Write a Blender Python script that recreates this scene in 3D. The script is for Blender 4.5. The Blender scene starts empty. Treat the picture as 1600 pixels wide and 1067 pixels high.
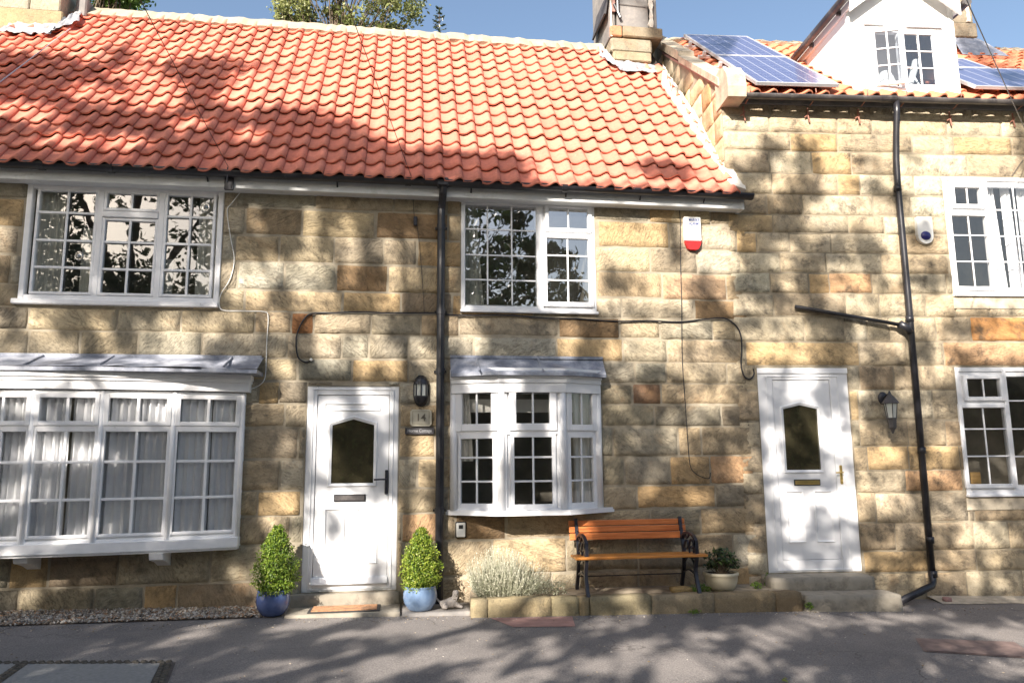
import bpy, math, random
from mathutils import Vector, Matrix, noise
random.seed(7)
C = bpy.context.scene.collection
rad = math.radians
# ------------------------------------------------------------------ camera
YAW, PITCH, ROLL, FPX = 0.14516850, 0.15551029, -0.00846170, 1170.0
CAM = Vector((0, -7.93707518, 1.44290106))
_r = Vector((math.cos(YAW), -math.sin(YAW), 0))
FWD = Vector((math.sin(YAW)*math.cos(PITCH), math.cos(YAW)*math.cos(PITCH), math.sin(PITCH)))
_u = _r.cross(FWD)
RGT = _r*math.cos(ROLL) + _u*math.sin(ROLL)
UPV = _u*math.cos(ROLL) - _r*math.sin(ROLL)
cd_ = bpy.data.cameras.new('camera'); cam = bpy.data.objects.new('camera', cd_); C.objects.link(cam)
m = Matrix.Identity(4)
for i in range(3):
    m[i][0] = RGT[i]; m[i][1] = UPV[i]; m[i][2] = -FWD[i]; m[i][3] = CAM[i]
cam.matrix_world = m
cd_.sensor_width = 36; cd_.lens = 36*FPX/1600; cd_.clip_start = .05; cd_.clip_end = 2000
bpy.context.scene.camera = cam
# ------------------------------------------------------------------ world, sun, exposure
SUNV = Vector((0.6, 1.0, -0.65))                 # direction the light travels
elev = math.atan2(.65, math.hypot(.6, 1)); azim = math.atan2(-.6, -1.0)
W = bpy.data.worlds.new('World'); bpy.context.scene.world = W; W.use_nodes = True
nt = W.node_tree; nt.nodes.clear()
sky = nt.nodes.new('ShaderNodeTexSky'); sky.sky_type = 'NISHITA'; sky.sun_disc = False
sky.sun_elevation = elev; sky.sun_rotation = azim; sky.air_density = 1.1; sky.dust_density = 2.5; sky.ozone_density = 1.0
bg = nt.nodes.new('ShaderNodeBackground'); bg.inputs[1].default_value = 0.088
wo = nt.nodes.new('ShaderNodeOutputWorld')
nt.links.new(sky.outputs[0], bg.inputs[0]); nt.links.new(bg.outputs[0], wo.inputs[0])
sl = bpy.data.lights.new('sun', 'SUN'); so = bpy.data.objects.new('sun', sl); C.objects.link(so)
sl.energy = 5.0; sl.angle = rad(0.53); sl.color = (1, .91, .82)
so.rotation_euler = SUNV.to_track_quat('-Z', 'Y').to_euler(); so.location = (-20, -30, 25)
vs = bpy.context.scene.view_settings
vs.view_transform = 'Standard'; vs.look = 'None'; vs.exposure = 1.33; vs.gamma = 1; vs.use_curve_mapping = False

# ------------------------------------------------------------------ frames and picture measuring
class Frame:
    def __init__(s, ox, ang): s.o = Vector((ox, 0, 0)); s.a = ang; s.c = math.cos(ang); s.s = math.sin(ang)
    def loc(s, p): d = p - s.o; return Vector((s.c*d.x + s.s*d.y, -s.s*d.x + s.c*d.y, d.z))
    def vec(s, d): return Vector((s.c*d.x + s.s*d.y, -s.s*d.x + s.c*d.y, d.z))
    def wld(s, p): return Vector((s.o.x + s.c*p[0] - s.s*p[1], s.o.y + s.s*p[0] + s.c*p[1], p[2]))
    def P(s, x, y, Y=0.0):
        """point of this house's own frame seen at photo pixel x,y on the plane Y"""
        d = s.vec(ray(x, y)); c = s.loc(CAM); return c + d*((Y - c.y)/d.y)
    def PX(s, x, y, X):
        d = s.vec(ray(x, y)); c = s.loc(CAM); return c + d*((X - c.x)/d.x)
def ray(x, y): return RGT*((x-800)/FPX) - UPV*((y-533.5)/FPX) + FWD
L = Frame(0, 0); R = Frame(3.706, -0.07464465)
def gz(x, y): return -.018*x + .02*y
def G(x, y):
    d = ray(x, y); n = Vector((.018, -.02, 1)); return CAM + d*(-(CAM.dot(n))/d.dot(n))

# ------------------------------------------------------------------ mesh builder
class MB:
    def __init__(s): s.v = []; s.f = []; s.c = []; s.T = None; s.col = None; s.sm = []; s.smooth = False; s.mi = []; s.m = 0
    def add(s, vs_, fs):
        n = len(s.v); s.v += [tuple(s.T(p)) if s.T else tuple(p) for p in vs_]
        for f in fs: s.f.append(tuple(i+n for i in f)); s.c.append(s.col); s.sm.append(s.smooth); s.mi.append(s.m)
        return s
    def box(s, x0, x1, y0, y1, z0, z1, b=0):
        if x0 > x1: x0, x1 = x1, x0
        if y0 > y1: y0, y1 = y1, y0
        if z0 > z1: z0, z1 = z1, z0
        b = min(b, (x1-x0)*.45, (y1-y0)*.45, (z1-z0)*.45)
        if b <= 0:
            return s.add([(x0,y0,z0),(x1,y0,z0),(x1,y1,z0),(x0,y1,z0),(x0,y0,z1),(x1,y0,z1),(x1,y1,z1),(x0,y1,z1)],
                  [(0,3,2,1),(4,5,6,7),(0,1,5,4),(1,2,6,5),(2,3,7,6),(3,0,4,7)])
        V = []; idx = {}
        for i, x in enumerate((x0, x1)):
            for j, y in enumerate((y0, y1)):
                for k, z in enumerate((z0, z1)):
                    sx = b if i == 0 else -b; sy = b if j == 0 else -b; sz = b if k == 0 else -b
                    idx[i,j,k,'x'] = len(V); V.append((x, y+sy, z+sz))
                    idx[i,j,k,'y'] = len(V); V.append((x+sx, y, z+sz))
                    idx[i,j,k,'z'] = len(V); V.append((x+sx, y+sy, z))
        F = []
        for i in (0,1):
            q = [idx[i,0,0,'x'], idx[i,1,0,'x'], idx[i,1,1,'x'], idx[i,0,1,'x']]; F.append(q if i else q[::-1])
            q = [idx[0,i,0,'y'], idx[0,i,1,'y'], idx[1,i,1,'y'], idx[1,i,0,'y']]; F.append(q if i else q[::-1])
            q = [idx[0,0,i,'z'], idx[1,0,i,'z'], idx[1,1,i,'z'], idx[0,1,i,'z']]; F.append(q if i else q[::-1])
        for i in (0,1):
            for j in (0,1):
                F.append((idx[i,j,0,'x'], idx[i,j,1,'x'], idx[i,j,1,'y'], idx[i,j,0,'y']))
                F.append((idx[i,0,j,'x'], idx[i,1,j,'x'], idx[i,1,j,'z'], idx[i,0,j,'z']))
                F.append((idx[0,i,j,'y'], idx[1,i,j,'y'], idx[1,i,j,'z'], idx[0,i,j,'z']))
                for k in (0,1): F.append((idx[i,j,k,'x'], idx[i,j,k,'y'], idx[i,j,k,'z']))
        return s.add(V, F)
    def quad(s, a, b, c, d): return s.add([a,b,c,d], [(0,1,2,3)])
    def prism(s, poly, ax, a0, a1):
        """poly of 2D points extruded along axis ax ('x','y','z')"""
        def mk(p, t): return {'x': (t,p[0],p[1]), 'y': (p[0],t,p[1]), 'z': (p[0],p[1],t)}[ax]
        n = len(poly); V = [mk(p, a0) for p in poly] + [mk(p, a1) for p in poly]
        F = [tuple(range(n))[::-1], tuple(range(n, 2*n))] + [(i, (i+1) % n, n+(i+1) % n, n+i) for i in range(n)]
        return s.add(V, F)
    def tube(s, pts, r, seg=8, cap=True, sq=None):
        pts = [Vector(p) for p in pts]; n = len(pts); rs = r if isinstance(r, (list, tuple)) else [r]*n
        V = []; t0 = (pts[1]-pts[0]).normalized(); up = Vector((0,0,1)) if abs(t0.z) < .9 else Vector((1,0,0))
        a = t0.cross(up).normalized(); old = t0
        for i, p in enumerate(pts):
            t = ((pts[min(i+1,n-1)]-pts[i]).normalized() + (pts[i]-pts[max(i-1,0)]).normalized())
            t = t.normalized() if t.length > 1e-6 else old
            a = (a - t*a.dot(t)); a = a.normalized() if a.length > 1e-6 else t.orthogonal().normalized(); b = t.cross(a); old = t
            for k in range(seg):
                an = 2*math.pi*k/seg + (math.pi/4 if seg == 4 else 0)
                V.append(p + (a*math.cos(an) + b*math.sin(an))*rs[i])
        F = [(i*seg+k, i*seg+(k+1) % seg, (i+1)*seg+(k+1) % seg, (i+1)*seg+k) for i in range(n-1) for k in range(seg)]
        if cap: F += [tuple(range(seg))[::-1], tuple((n-1)*seg+k for k in range(seg))]
        return s.add(V, F)
    def lathe(s, prof, cx, cy, seg=24, z0=0):
        V = [(cx+r*math.cos(2*math.pi*k/seg), cy+r*math.sin(2*math.pi*k/seg), z0+z) for r, z in prof for k in range(seg)]
        F = [(i*seg+k, i*seg+(k+1) % seg, (i+1)*seg+(k+1) % seg, (i+1)*seg+k) for i in range(len(prof)-1) for k in range(seg)]
        return s.add(V, F)
    def ball(s, cx, cy, cz, rx, ry, rz, seg=12, rings=8, wob=0):
        V = []
        for i in range(rings+1):
            ph = math.pi*i/rings
            for k in range(seg):
                an = 2*math.pi*k/seg; w = 1 + random.uniform(-wob, wob)
                V.append((cx+rx*w*math.sin(ph)*math.cos(an), cy+ry*w*math.sin(ph)*math.sin(an), cz+rz*w*math.cos(ph)))
        F = [(i*seg+k, (i+1)*seg+k, (i+1)*seg+(k+1) % seg, i*seg+(k+1) % seg) for i in range(rings) for k in range(seg)]
        return s.add(V, F)

def link(name, mb, mat, parent=None, origin=None, frame=None):
    """ONE mesh object. Vertices come in the house frame; parts share their thing's origin."""
    me = bpy.data.meshes.new(name); root = parent
    O = Vector(origin) if origin is not None else (ORI[parent.name] if parent else Vector((0,0,0)))
    me.from_pydata([(v[0]-O.x, v[1]-O.y, v[2]-O.z) for v in mb.v], [], mb.f)
    for mm in (mat if isinstance(mat, (list, tuple)) else [mat]): me.materials.append(mm)
    me.polygons.foreach_set('use_smooth', mb.sm)
    me.polygons.foreach_set('material_index', mb.mi)
    if any(c is not None for c in mb.c):
        at = me.color_attributes.new('blk', 'FLOAT_COLOR', 'CORNER'); buf = []
        for f, c in zip(mb.f, mb.c): buf += list(c or (.5,.5,.5,0))*len(f)
        at.data.foreach_set('color', buf)
    me.update()
    o = bpy.data.objects.new(name, me); C.objects.link(o)
    if parent: o.parent = parent; ORI[o.name] = O; FRM[o.name] = FRM[parent.name]
    else:
        fr = frame or L; o.location = fr.wld(O); o.rotation_euler.z = fr.a; ORI[o.name] = O; FRM[o.name] = fr
    return o
ORI = {}; FRM = {}
def linksplit(name, mb, mat, parent):
    """like link(), but pieces that stand apart become objects of their own"""
    n = len(mb.v); par = list(range(n))
    def fd(a):
        while par[a] != a: par[a] = par[par[a]]; a = par[a]
        return a
    for f in mb.f:
        for q in f[1:]: par[fd(q)] = fd(f[0])
    isl = {}
    for i in range(n): isl.setdefault(fd(i), []).append(i)
    bb = {k: [[min(mb.v[i][a] for i in v) for a in range(3)], [max(mb.v[i][a] for i in v) for a in range(3)]] for k, v in isl.items()}
    ks = list(isl); grp = {k: k for k in ks}
    def gd(a):
        while grp[a] != a: a = grp[a]
        return a
    for x in range(len(ks)):
        for y in range(x):
            A, B = bb[ks[x]], bb[ks[y]]; sz = max([A[1][a]-A[0][a] for a in range(3)]+[B[1][a]-B[0][a] for a in range(3)])
            gp = math.sqrt(sum(max(0, A[0][a]-B[1][a], B[0][a]-A[1][a])**2 for a in range(3)))
            if gp <= max(.02, .5*sz): grp[gd(ks[x])] = gd(ks[y])
    outs = []
    for g in sorted(set(gd(k) for k in ks)):
        sub = MB(); mp = {}
        for fi, f in enumerate(mb.f):
            if gd(fd(f[0])) != g: continue
            for i in f:
                if i not in mp: mp[i] = len(sub.v); sub.v.append(mb.v[i])
            sub.f.append(tuple(mp[i] for i in f)); sub.c.append(mb.c[fi]); sub.sm.append(mb.sm[fi]); sub.mi.append(mb.mi[fi])
        outs.append(link(name, sub, mat, parent))
    return outs
def tag(o, label=None, cat=None, group=None, kind=None):
    if label: o['label'] = label
    if cat: o['category'] = cat
    if group: o['group'] = group
    if kind: o['kind'] = kind
    return o
def thing(name, label, cat, origin=(0,0,0), frame=None, group=None):
    o = bpy.data.objects.new(name, None); C.objects.link(o); o.empty_display_size = .1
    fr = frame or L; O = Vector(origin); o.location = fr.wld(O); o.rotation_euler.z = fr.a
    ORI[o.name] = O; FRM[o.name] = fr
    return tag(o, label, cat, group)

# ------------------------------------------------------------------ materials
def newmat(name):
    mt = bpy.data.materials.new(name); mt.use_nodes = True; n = mt.node_tree
    b = n.nodes['Principled BSDF']; return mt, n, b
def N(n, t, **k):
    x = n.nodes.new(t)
    for a, v in k.items():
        if a == 'inp':
            for i, w in v.items(): x.inputs[i].default_value = w
        else: setattr(x, a, v)
    return x
def ramp(n, stops, fac=None):
    r = N(n, 'ShaderNodeValToRGB'); e = r.color_ramp.elements
    e[0].position, e[0].color = stops[0][0], (*stops[0][1], 1) if len(stops[0][1]) == 3 else stops[0][1]
    e[1].position, e[1].color = stops[-1][0], (*stops[-1][1], 1)
    for p, c in stops[1:-1]:
        q = e.new(p); q.color = (*c, 1)
    if fac is not None: n.links.new(fac, r.inputs[0])
    return r
def mixc(n, fac, a, b, mode='MIX'):
    x = N(n, 'ShaderNodeMix', data_type='RGBA', blend_type=mode)
    for s, v in ((x.inputs[0], fac), (x.inputs[6], a), (x.inputs[7], b)):
        if hasattr(v, 'is_output') or hasattr(v, 'links'): n.links.new(v, s)
        elif isinstance(v, (int, float)): s.default_value = v
        else: s.default_value = (*v, 1)
    return x.outputs[2]
def mth(n, op, a, b=None, clamp=False):
    x = N(n, 'ShaderNodeMath', operation=op, use_clamp=clamp)
    for i, v in enumerate((a, b)):
        if v is None: continue
        if hasattr(v, 'links'): n.links.new(v, x.inputs[i])
        else: x.inputs[i].default_value = v
    return x.outputs[0]
def noi(n, vec, scale, detail=4, rough=.55, dist=0, out=0):
    x = N(n, 'ShaderNodeTexNoise', inp={'Scale': scale, 'Detail': detail, 'Roughness': rough, 'Distortion': dist})
    if vec is not None: n.links.new(vec, x.inputs[0])
    return x.outputs[out]
def objco(n): return N(n, 'ShaderNodeTexCoord').outputs['Object']
def bump(n, b, h, strength=.5, dist=.01):
    x = N(n, 'ShaderNodeBump', inp={'Strength': strength, 'Distance': dist}); n.links.new(h, x.inputs['Height']); n.links.new(x.outputs[0], b.inputs['Normal']); return x
def simple(name, col, rough=.5, var=.12, scale=8, bmp=.15, metal=0, spec=.5, detail=5, bscale=None, dirt=None):
    mt, n, b = newmat(name); co = objco(n)
    f = noi(n, co, scale, detail)
    lo = tuple(c*(1-var) for c in col); hi = tuple(min(1, c*(1+var)) for c in col)
    r = ramp(n, [(.3, lo), (.7, hi)], f); out = r.outputs[0]
    if dirt:
        d = noi(n, co, dirt[1], 6, .7); dr = ramp(n, [(dirt[2], (0,0,0)), (dirt[3], (1,1,1))], d)
        out = mixc(n, dr.outputs[0], out, dirt[0])
    n.links.new(out, b.inputs['Base Color'])
    b.inputs['Roughness'].default_value = rough; b.inputs['Metallic'].default_value = metal
    b.inputs['Specular IOR Level'].default_value = spec
    if bmp: bump(n, b, noi(n, co, bscale or scale*6, 4), bmp, .004)
    return mt

def stone_mat(name, tool=1.0, soot=1.0):
    mt, n, b = newmat(name); co = objco(n)
    at = N(n, 'ShaderNodeVertexColor', layer_name='blk')
    tint = at.outputs['Color']; al = at.outputs['Alpha']       # alpha: tooling angle and seed
    sep = N(n, 'ShaderNodeSeparateXYZ'); n.links.new(co, sep.inputs[0])
    hor = mth(n, 'ADD', sep.outputs[0], sep.outputs[1])
    ang = mth(n, 'MULTIPLY', mth(n, 'SUBTRACT', al, .5), 1.0)
    ang = mth(n, 'ADD', ang, mth(n, 'MULTIPLY', mth(n, 'SUBTRACT', mth(n, 'GREATER_THAN', mth(n, 'FRACT', mth(n, 'MULTIPLY', al, 7.3)), .42), .5), -1.35))
    ca = mth(n, 'COSINE', ang); sa = mth(n, 'SINE', ang)
    u = mth(n, 'ADD', mth(n, 'MULTIPLY', hor, ca), mth(n, 'MULTIPLY', sep.outputs[2], sa))
    w = mth(n, 'SUBTRACT', mth(n, 'MULTIPLY', sep.outputs[2], ca), mth(n, 'MULTIPLY', hor, sa))
    w = mth(n, 'ADD', w, mth(n, 'MULTIPLY', noi(n, co, 9, 2), .035))
    cv = N(n, 'ShaderNodeCombineXYZ'); n.links.new(mth(n, 'MULTIPLY', u, 17), cv.inputs[0]); n.links.new(mth(n, 'MULTIPLY', w, 60), cv.inputs[1]); n.links.new(mth(n, 'MULTIPLY', al, 40), cv.inputs[2])
    st = noi(n, cv.outputs[0], 1, 4, .62)
    stroke = ramp(n, [(.38, (1,1,1)), (.49, (0,0,0))], st).outputs[0]
    zone = ramp(n, [(.44, (.08,.08,.08)), (.66, (1,1,1))], noi(n, co, 3.3, 4, .6)).outputs[0]
    big = noi(n, co, 1.7, 5, .6); med = noi(n, co, 11, 6, .65); fine = noi(n, co, 90, 3, .6)
    c1 = mixc(n, ramp(n, [(.35, (0,0,0)), (.7, (1,1,1))], big).outputs[0], tint, (1.25,1.18,1.05), 'MULTIPLY')
    c2 = mixc(n, .55, c1, ramp(n, [(.25, (.62,.60,.56)), (.75, (1.3,1.28,1.22))], med).outputs[0], 'MULTIPLY')
    # iron staining: warm veins
    iron = ramp(n, [(.56, (0,0,0)), (.72, (1,1,1))], noi(n, co, 2.6, 7, .7, .2)).outputs[0]
    c3 = mixc(n, mth(n, 'MULTIPLY', iron, .42), c2, (.33,.19,.085))
    c4 = mixc(n, mth(n, 'MULTIPLY', mth(n, 'MULTIPLY', stroke, zone), .46*tool), c3, (.075,.062,.045))
    so_ = ramp(n, [(.51, (0,0,0)), (.65, (1,1,1))], noi(n, co, 4.3, 8, .74, 0)).outputs[0]
    c5 = mixc(n, mth(n, 'MULTIPLY', so_, .62*soot), c4, (.085,.075,.06))
    pit = ramp(n, [(.60, (0,0,0)), (.70, (1,1,1))], noi(n, co, 42, 5, .7)).outputs[0]
    c5 = mixc(n, mth(n, 'MULTIPLY', pit, .5), c5, (.10,.085,.06))
    c6 = mixc(n, .5, c5, ramp(n, [(.3, (.75,.75,.75)), (.7, (1.2,1.2,1.2))], fine).outputs[0], 'MULTIPLY')
    n.links.new(c6, b.inputs['Base Color']); b.inputs['Roughness'].default_value = .92; b.inputs['Specular IOR Level'].default_value = .2
    h = mth(n, 'ADD', mth(n, 'MULTIPLY', pit, -.8), mth(n, 'MULTIPLY', stroke, -1.1*tool)); h = mth(n, 'ADD', h, mth(n, 'ADD', mth(n, 'MULTIPLY', med, 1.6), mth(n, 'MULTIPLY', fine, .5)))
    bump(n, b, h, .7, .008)
    return mt
M = {}
M['stone'] = stone_mat('tooled_sandstone', 1.0, .85)
M['stoneR'] = stone_mat('weathered_sandstone', .7, 1.25)
M['gable'] = stone_mat('gable_sandstone', .35, .5)
M['kerb'] = stone_mat('kerb_sandstone', .15, .9)
M['mortar'] = simple('lime_mortar', (.33,.29,.22), .95, .22, 7, .6, bscale=60, spec=.1, dirt=((.2,.17,.12), 2.4, .5, .75))
M['mortarR'] = simple('grey_mortar', (.33,.285,.21), .95, .25, 7, .6, bscale=60, spec=.1, dirt=((.16,.14,.10), 2.4, .45, .7))
M['upvc'] = simple('white_plastic', (.78,.79,.80), .32, .03, 3, .03, dirt=((.62,.62,.60), 5, .62, .85))
M['paint'] = simple('old_white_paint', (.89,.89,.89), .5, .05, 9, .25, bscale=30, dirt=((.36,.33,.30), 11, .66, .74))
M['fascia'] = simple('fascia_paint', (.66,.67,.66), .5, .06, 4, .1, dirt=((.42,.42,.37), 4, .55, .8))
M['cheek'] = simple('dormer_white', (.82,.82,.80), .5, .03, 4, .05)
M['black'] = simple('black_plastic', (.018,.018,.022), .35, .3, 5, .05, dirt=((.10,.09,.08), 12, .60, .85))
M['greypipe'] = simple('weathered_pipe', (.06,.055,.055), .4, .5, 3, .1, dirt=((.20,.18,.16), 5, .5, .8))
M['iron'] = simple('black_iron', (.02,.02,.028), .38, .3, 20, .2)
M['lead'] = simple('lead_sheet', (.18,.20,.25), .5, .25, 6, .5, bscale=9, metal=.1, dirt=((.45,.47,.52), 5, .42, .70))
M['leadpale'] = simple('lead_flashing', (.28,.29,.31), .5, .2, 5, .9, bscale=12, metal=.1, dirt=((.48,.48,.47), 4, .45, .7))
M['fillet'] = simple('cement_fillet', (.62,.59,.52), .9, .1, 6, .7, bscale=30, dirt=((.52,.48,.38), 6, .58, .8))
M['ridge'] = simple('ridge_cement', (.34,.30,.22), .92, .16, 4, .7, bscale=30, dirt=((.30,.26,.17), 9, .55, .75))
M['coping'] = simple('coping_stone', (.47,.41,.31), .92, .25, 6, .8, bscale=26, dirt=((.22,.19,.14), 8, .52, .72))
M['slateclad'] = simple('slate_cladding', (.19,.18,.17), .8, .22, 3, .3, dirt=((.34,.31,.27), 4, .5, .8))
M['concrete'] = simple('old_concrete', (.30,.27,.215), .95, .2, 5, .8, bscale=50, dirt=((.17,.15,.12), 7, .5, .7))
M['blackrubber'] = simple('rubber', (.03,.03,.03), .8)
M['brass'] = simple('brass', (.62,.45,.16), .3, .1, 10, .05, metal=.8)
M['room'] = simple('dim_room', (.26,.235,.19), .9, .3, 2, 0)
M['curtain'] = simple('net_curtain', (.92,.92,.95), .8, .1, 4, .1)
M['voile'] = simple('cream_curtain', (.80,.78,.72), .8, .1, 4, .1)
M['redplastic'] = simple('red_plastic', (.62,.02,.02), .25, .05)
M['blueplastic'] = simple('blue_plastic', (.03,.03,.17), .2, .05)
M['whiteplastic'] = simple('box_plastic', (.80,.80,.76), .35, .04)
M['slate'] = simple('dark_slate', (.055,.052,.055), .7, .3, 9, .4)
M['plaque'] = simple('plaque_stone', (.42,.39,.30), .8, .1, 12, .3)
M['ink'] = simple('engraved_paint', (.14,.12,.09), .8, .1)
M['inkblue'] = simple('blue_lettering', (.07,.12,.36), .6, .1)
M['inkgrey'] = simple('grey_lettering', (.25,.25,.27), .6, .1)
M['inkpale'] = simple('pale_lettering', (.38,.38,.38), .6, .1)
M['terracotta'] = simple('pink_paver', (.36,.21,.18), .9, .2, 10, .5)
M['cover'] = simple('rusty_cover', (.19,.135,.12), .75, .25, 12, .8, bscale=70)
M['cream'] = simple('cream_pot', (.50,.45,.33), .6, .15, 6, .2, dirt=((.25,.23,.15), 6, .6, .8))
M['catstone'] = simple('cast_stone', (.46,.42,.38), .9, .2, 20, .8)
M['soil'] = simple('soil', (.06,.045,.03), 1, .4, 20, 1)
M['bark'] = simple('bark', (.10,.075,.05), .95, .4, 8, 1, bscale=20)
M['alu'] = simple('aluminium', (.60,.60,.60), .4, .08, 6, .05, metal=.5)
M['copper'] = simple('rusty_hook', (.28,.12,.08), .6, .2)
M['lampglass'] = simple('frosted_glass', (.55,.57,.52), .2, .05)
M['pebble'] = None

def wood_mat(name, c0, c1):
    mt, n, b = newmat(name); co = objco(n)
    mp = N(n, 'ShaderNodeMapping', inp={'Scale': (1.2, 22, 22)}); n.links.new(co, mp.inputs[0])
    f = noi(n, mp.outputs[0], 3, 6, .6, .6)
    r = ramp(n, [(.3, c0), (.72, c1)], f); n.links.new(r.outputs[0], b.inputs['Base Color'])
    b.inputs['Roughness'].default_value = .38; bump(n, b, f, .2, .003); return mt
M['slat'] = wood_mat('orange_slat', (.46,.12,.035), (.76,.28,.09))
M['seatwood'] = wood_mat('golden_slat', (.42,.15,.03), (.78,.34,.08))
M['pine'] = wood_mat('pine', (.45,.27,.09), (.62,.40,.16))

def leaf_mat(name, cols, trans=.35, rough=.5):
    mt, n, b = newmat(name)
    at = N(n, 'ShaderNodeVertexColor', layer_name='blk')
    r = ramp(n, [(i/(len(cols)-1), c) for i, c in enumerate(cols)], at.outputs['Alpha'])
    n.links.new(r.outputs[0], b.inputs['Base Color']); b.inputs['Roughness'].default_value = rough
    t = N(n, 'ShaderNodeBsdfTranslucent'); n.links.new(r.outputs[0], t.inputs[0])
    mx = N(n, 'ShaderNodeMixShader', inp={0: trans}); out = n.nodes['Material Output']
    n.links.new(b.outputs[0], mx.inputs[1]); n.links.new(t.outputs[0], mx.inputs[2]); n.links.new(mx.outputs[0], out.inputs[0])
    return mt
M['leaf'] = leaf_mat('tree_leaves', [(.015,.035,.008),(.035,.065,.015),(.07,.11,.025)], .12)
M['hedgeleaf'] = leaf_mat('hedge_leaves', [(.03,.06,.012),(.08,.14,.03),(.16,.24,.06)], .4)
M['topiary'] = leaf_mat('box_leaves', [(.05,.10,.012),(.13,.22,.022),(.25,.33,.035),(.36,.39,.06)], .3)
M['darkleaf'] = leaf_mat('dark_glossy_leaves', [(.02,.04,.012),(.045,.08,.02),(.12,.18,.05)], .15, .3)
M['lav'] = leaf_mat('silver_leaves', [(.18,.21,.12),(.46,.46,.34),(.78,.75,.62)], .3)
M['weed'] = leaf_mat('weed_leaves', [(.08,.15,.02),(.2,.3,.05)], .3)
M['conifer'] = leaf_mat('olive_foliage', [(.10,.12,.03),(.22,.25,.08),(.38,.38,.18)], .3)
M['brightleaf'] = leaf_mat('bright_foliage', [(.08,.15,.02),(.18,.29,.05),(.30,.40,.09)], .3)

def glass_mat(name, refl, tint=(.92,.95,.94), wob=.25, sc=2.2, veil=.10, veil_col=(.20,.20,.18)):
    mt, n, b = newmat(name); co = objco(n); n.nodes.remove(b)
    g = N(n, 'ShaderNodeBsdfGlossy', inp={'Roughness': .012}); g.inputs[0].default_value = (.97,.98,1,1)
    t = N(n, 'ShaderNodeBsdfTransparent'); t.inputs[0].default_value = (*tint, 1)
    lw = N(n, 'ShaderNodeLayerWeight', inp={0: .25})
    f = mth(n, 'ADD', mth(n, 'MULTIPLY', lw.outputs['Fresnel'], .7), refl, True)
    df = N(n, 'ShaderNodeBsdfDiffuse'); df.inputs[0].default_value = (*veil_col, 1); md = N(n, 'ShaderNodeMixShader'); n.links.new(mth(n, 'MULTIPLY', ramp(n, [(.3, (.45,.45,.45)), (.75, (1,1,1))], noi(n, co, 2.5, 5, .6)).outputs[0], veil), md.inputs[0]); n.links.new(t.outputs[0], md.inputs[1]); n.links.new(df.outputs[0], md.inputs[2])  # diffuse veil painted into panes to lift black glass, for missing reflected light
    mx = N(n, 'ShaderNodeMixShader'); n.links.new(f, mx.inputs[0]); n.links.new(md.outputs[0], mx.inputs[1]); n.links.new(g.outputs[0], mx.inputs[2])
    n.links.new(mx.outputs[0], n.nodes['Material Output'].inputs[0])
    bm = N(n, 'ShaderNodeBump', inp={'Strength': wob, 'Distance': .01}); n.links.new(noi(n, co, sc, 2, .5), bm.inputs['Height']); n.links.new(bm.outputs[0], g.inputs['Normal'])
    return mt
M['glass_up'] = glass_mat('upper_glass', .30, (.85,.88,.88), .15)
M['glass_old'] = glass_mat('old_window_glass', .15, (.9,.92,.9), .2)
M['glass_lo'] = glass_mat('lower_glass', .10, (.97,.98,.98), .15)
M['glass_door'] = glass_mat('door_glass', .10, (.45,.44,.36), .12, veil=.55, veil_col=(.13,.115,.065))
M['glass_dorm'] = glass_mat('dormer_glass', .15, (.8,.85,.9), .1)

def tile_mat():
    mt, n, b = newmat('terracotta_pantile'); co = objco(n)
    at = N(n, 'ShaderNodeVertexColor', layer_name='blk')
    f = noi(n, co, 2.0, 5, .6); g = noi(n, co, 26, 5, .7)
    c = mixc(n, ramp(n, [(.35, (0,0,0)), (.7, (1,1,1))], f).outputs[0], at.outputs['Color'], (1.14,1.08,1.05), 'MULTIPLY')
    c = mixc(n, .5, c, ramp(n, [(.3, (.74,.70,.70)), (.7, (1.2,1.2,1.2))], g).outputs[0], 'MULTIPLY')
    d = ramp(n, [(.60, (0,0,0)), (.72, (1,1,1))], noi(n, co, 3.5, 9, .78)).outputs[0]
    c = mixc(n, mth(n, 'MULTIPLY', d, .45), c, (.30,.17,.12))
    li = ramp(n, [(.69, (0,0,0)), (.72, (1,1,1))], noi(n, co, 31, 3, .6)).outputs[0]
    c = mixc(n, mth(n, 'MULTIPLY', li, .5), c, (.60,.52,.42))
    n.links.new(c, b.inputs['Base Color']); b.inputs['Roughness'].default_value = .9; b.inputs['Specular IOR Level'].default_value = .15
    bump(n, b, g, .25, .004); return mt
M['tile'] = tile_mat()

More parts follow.
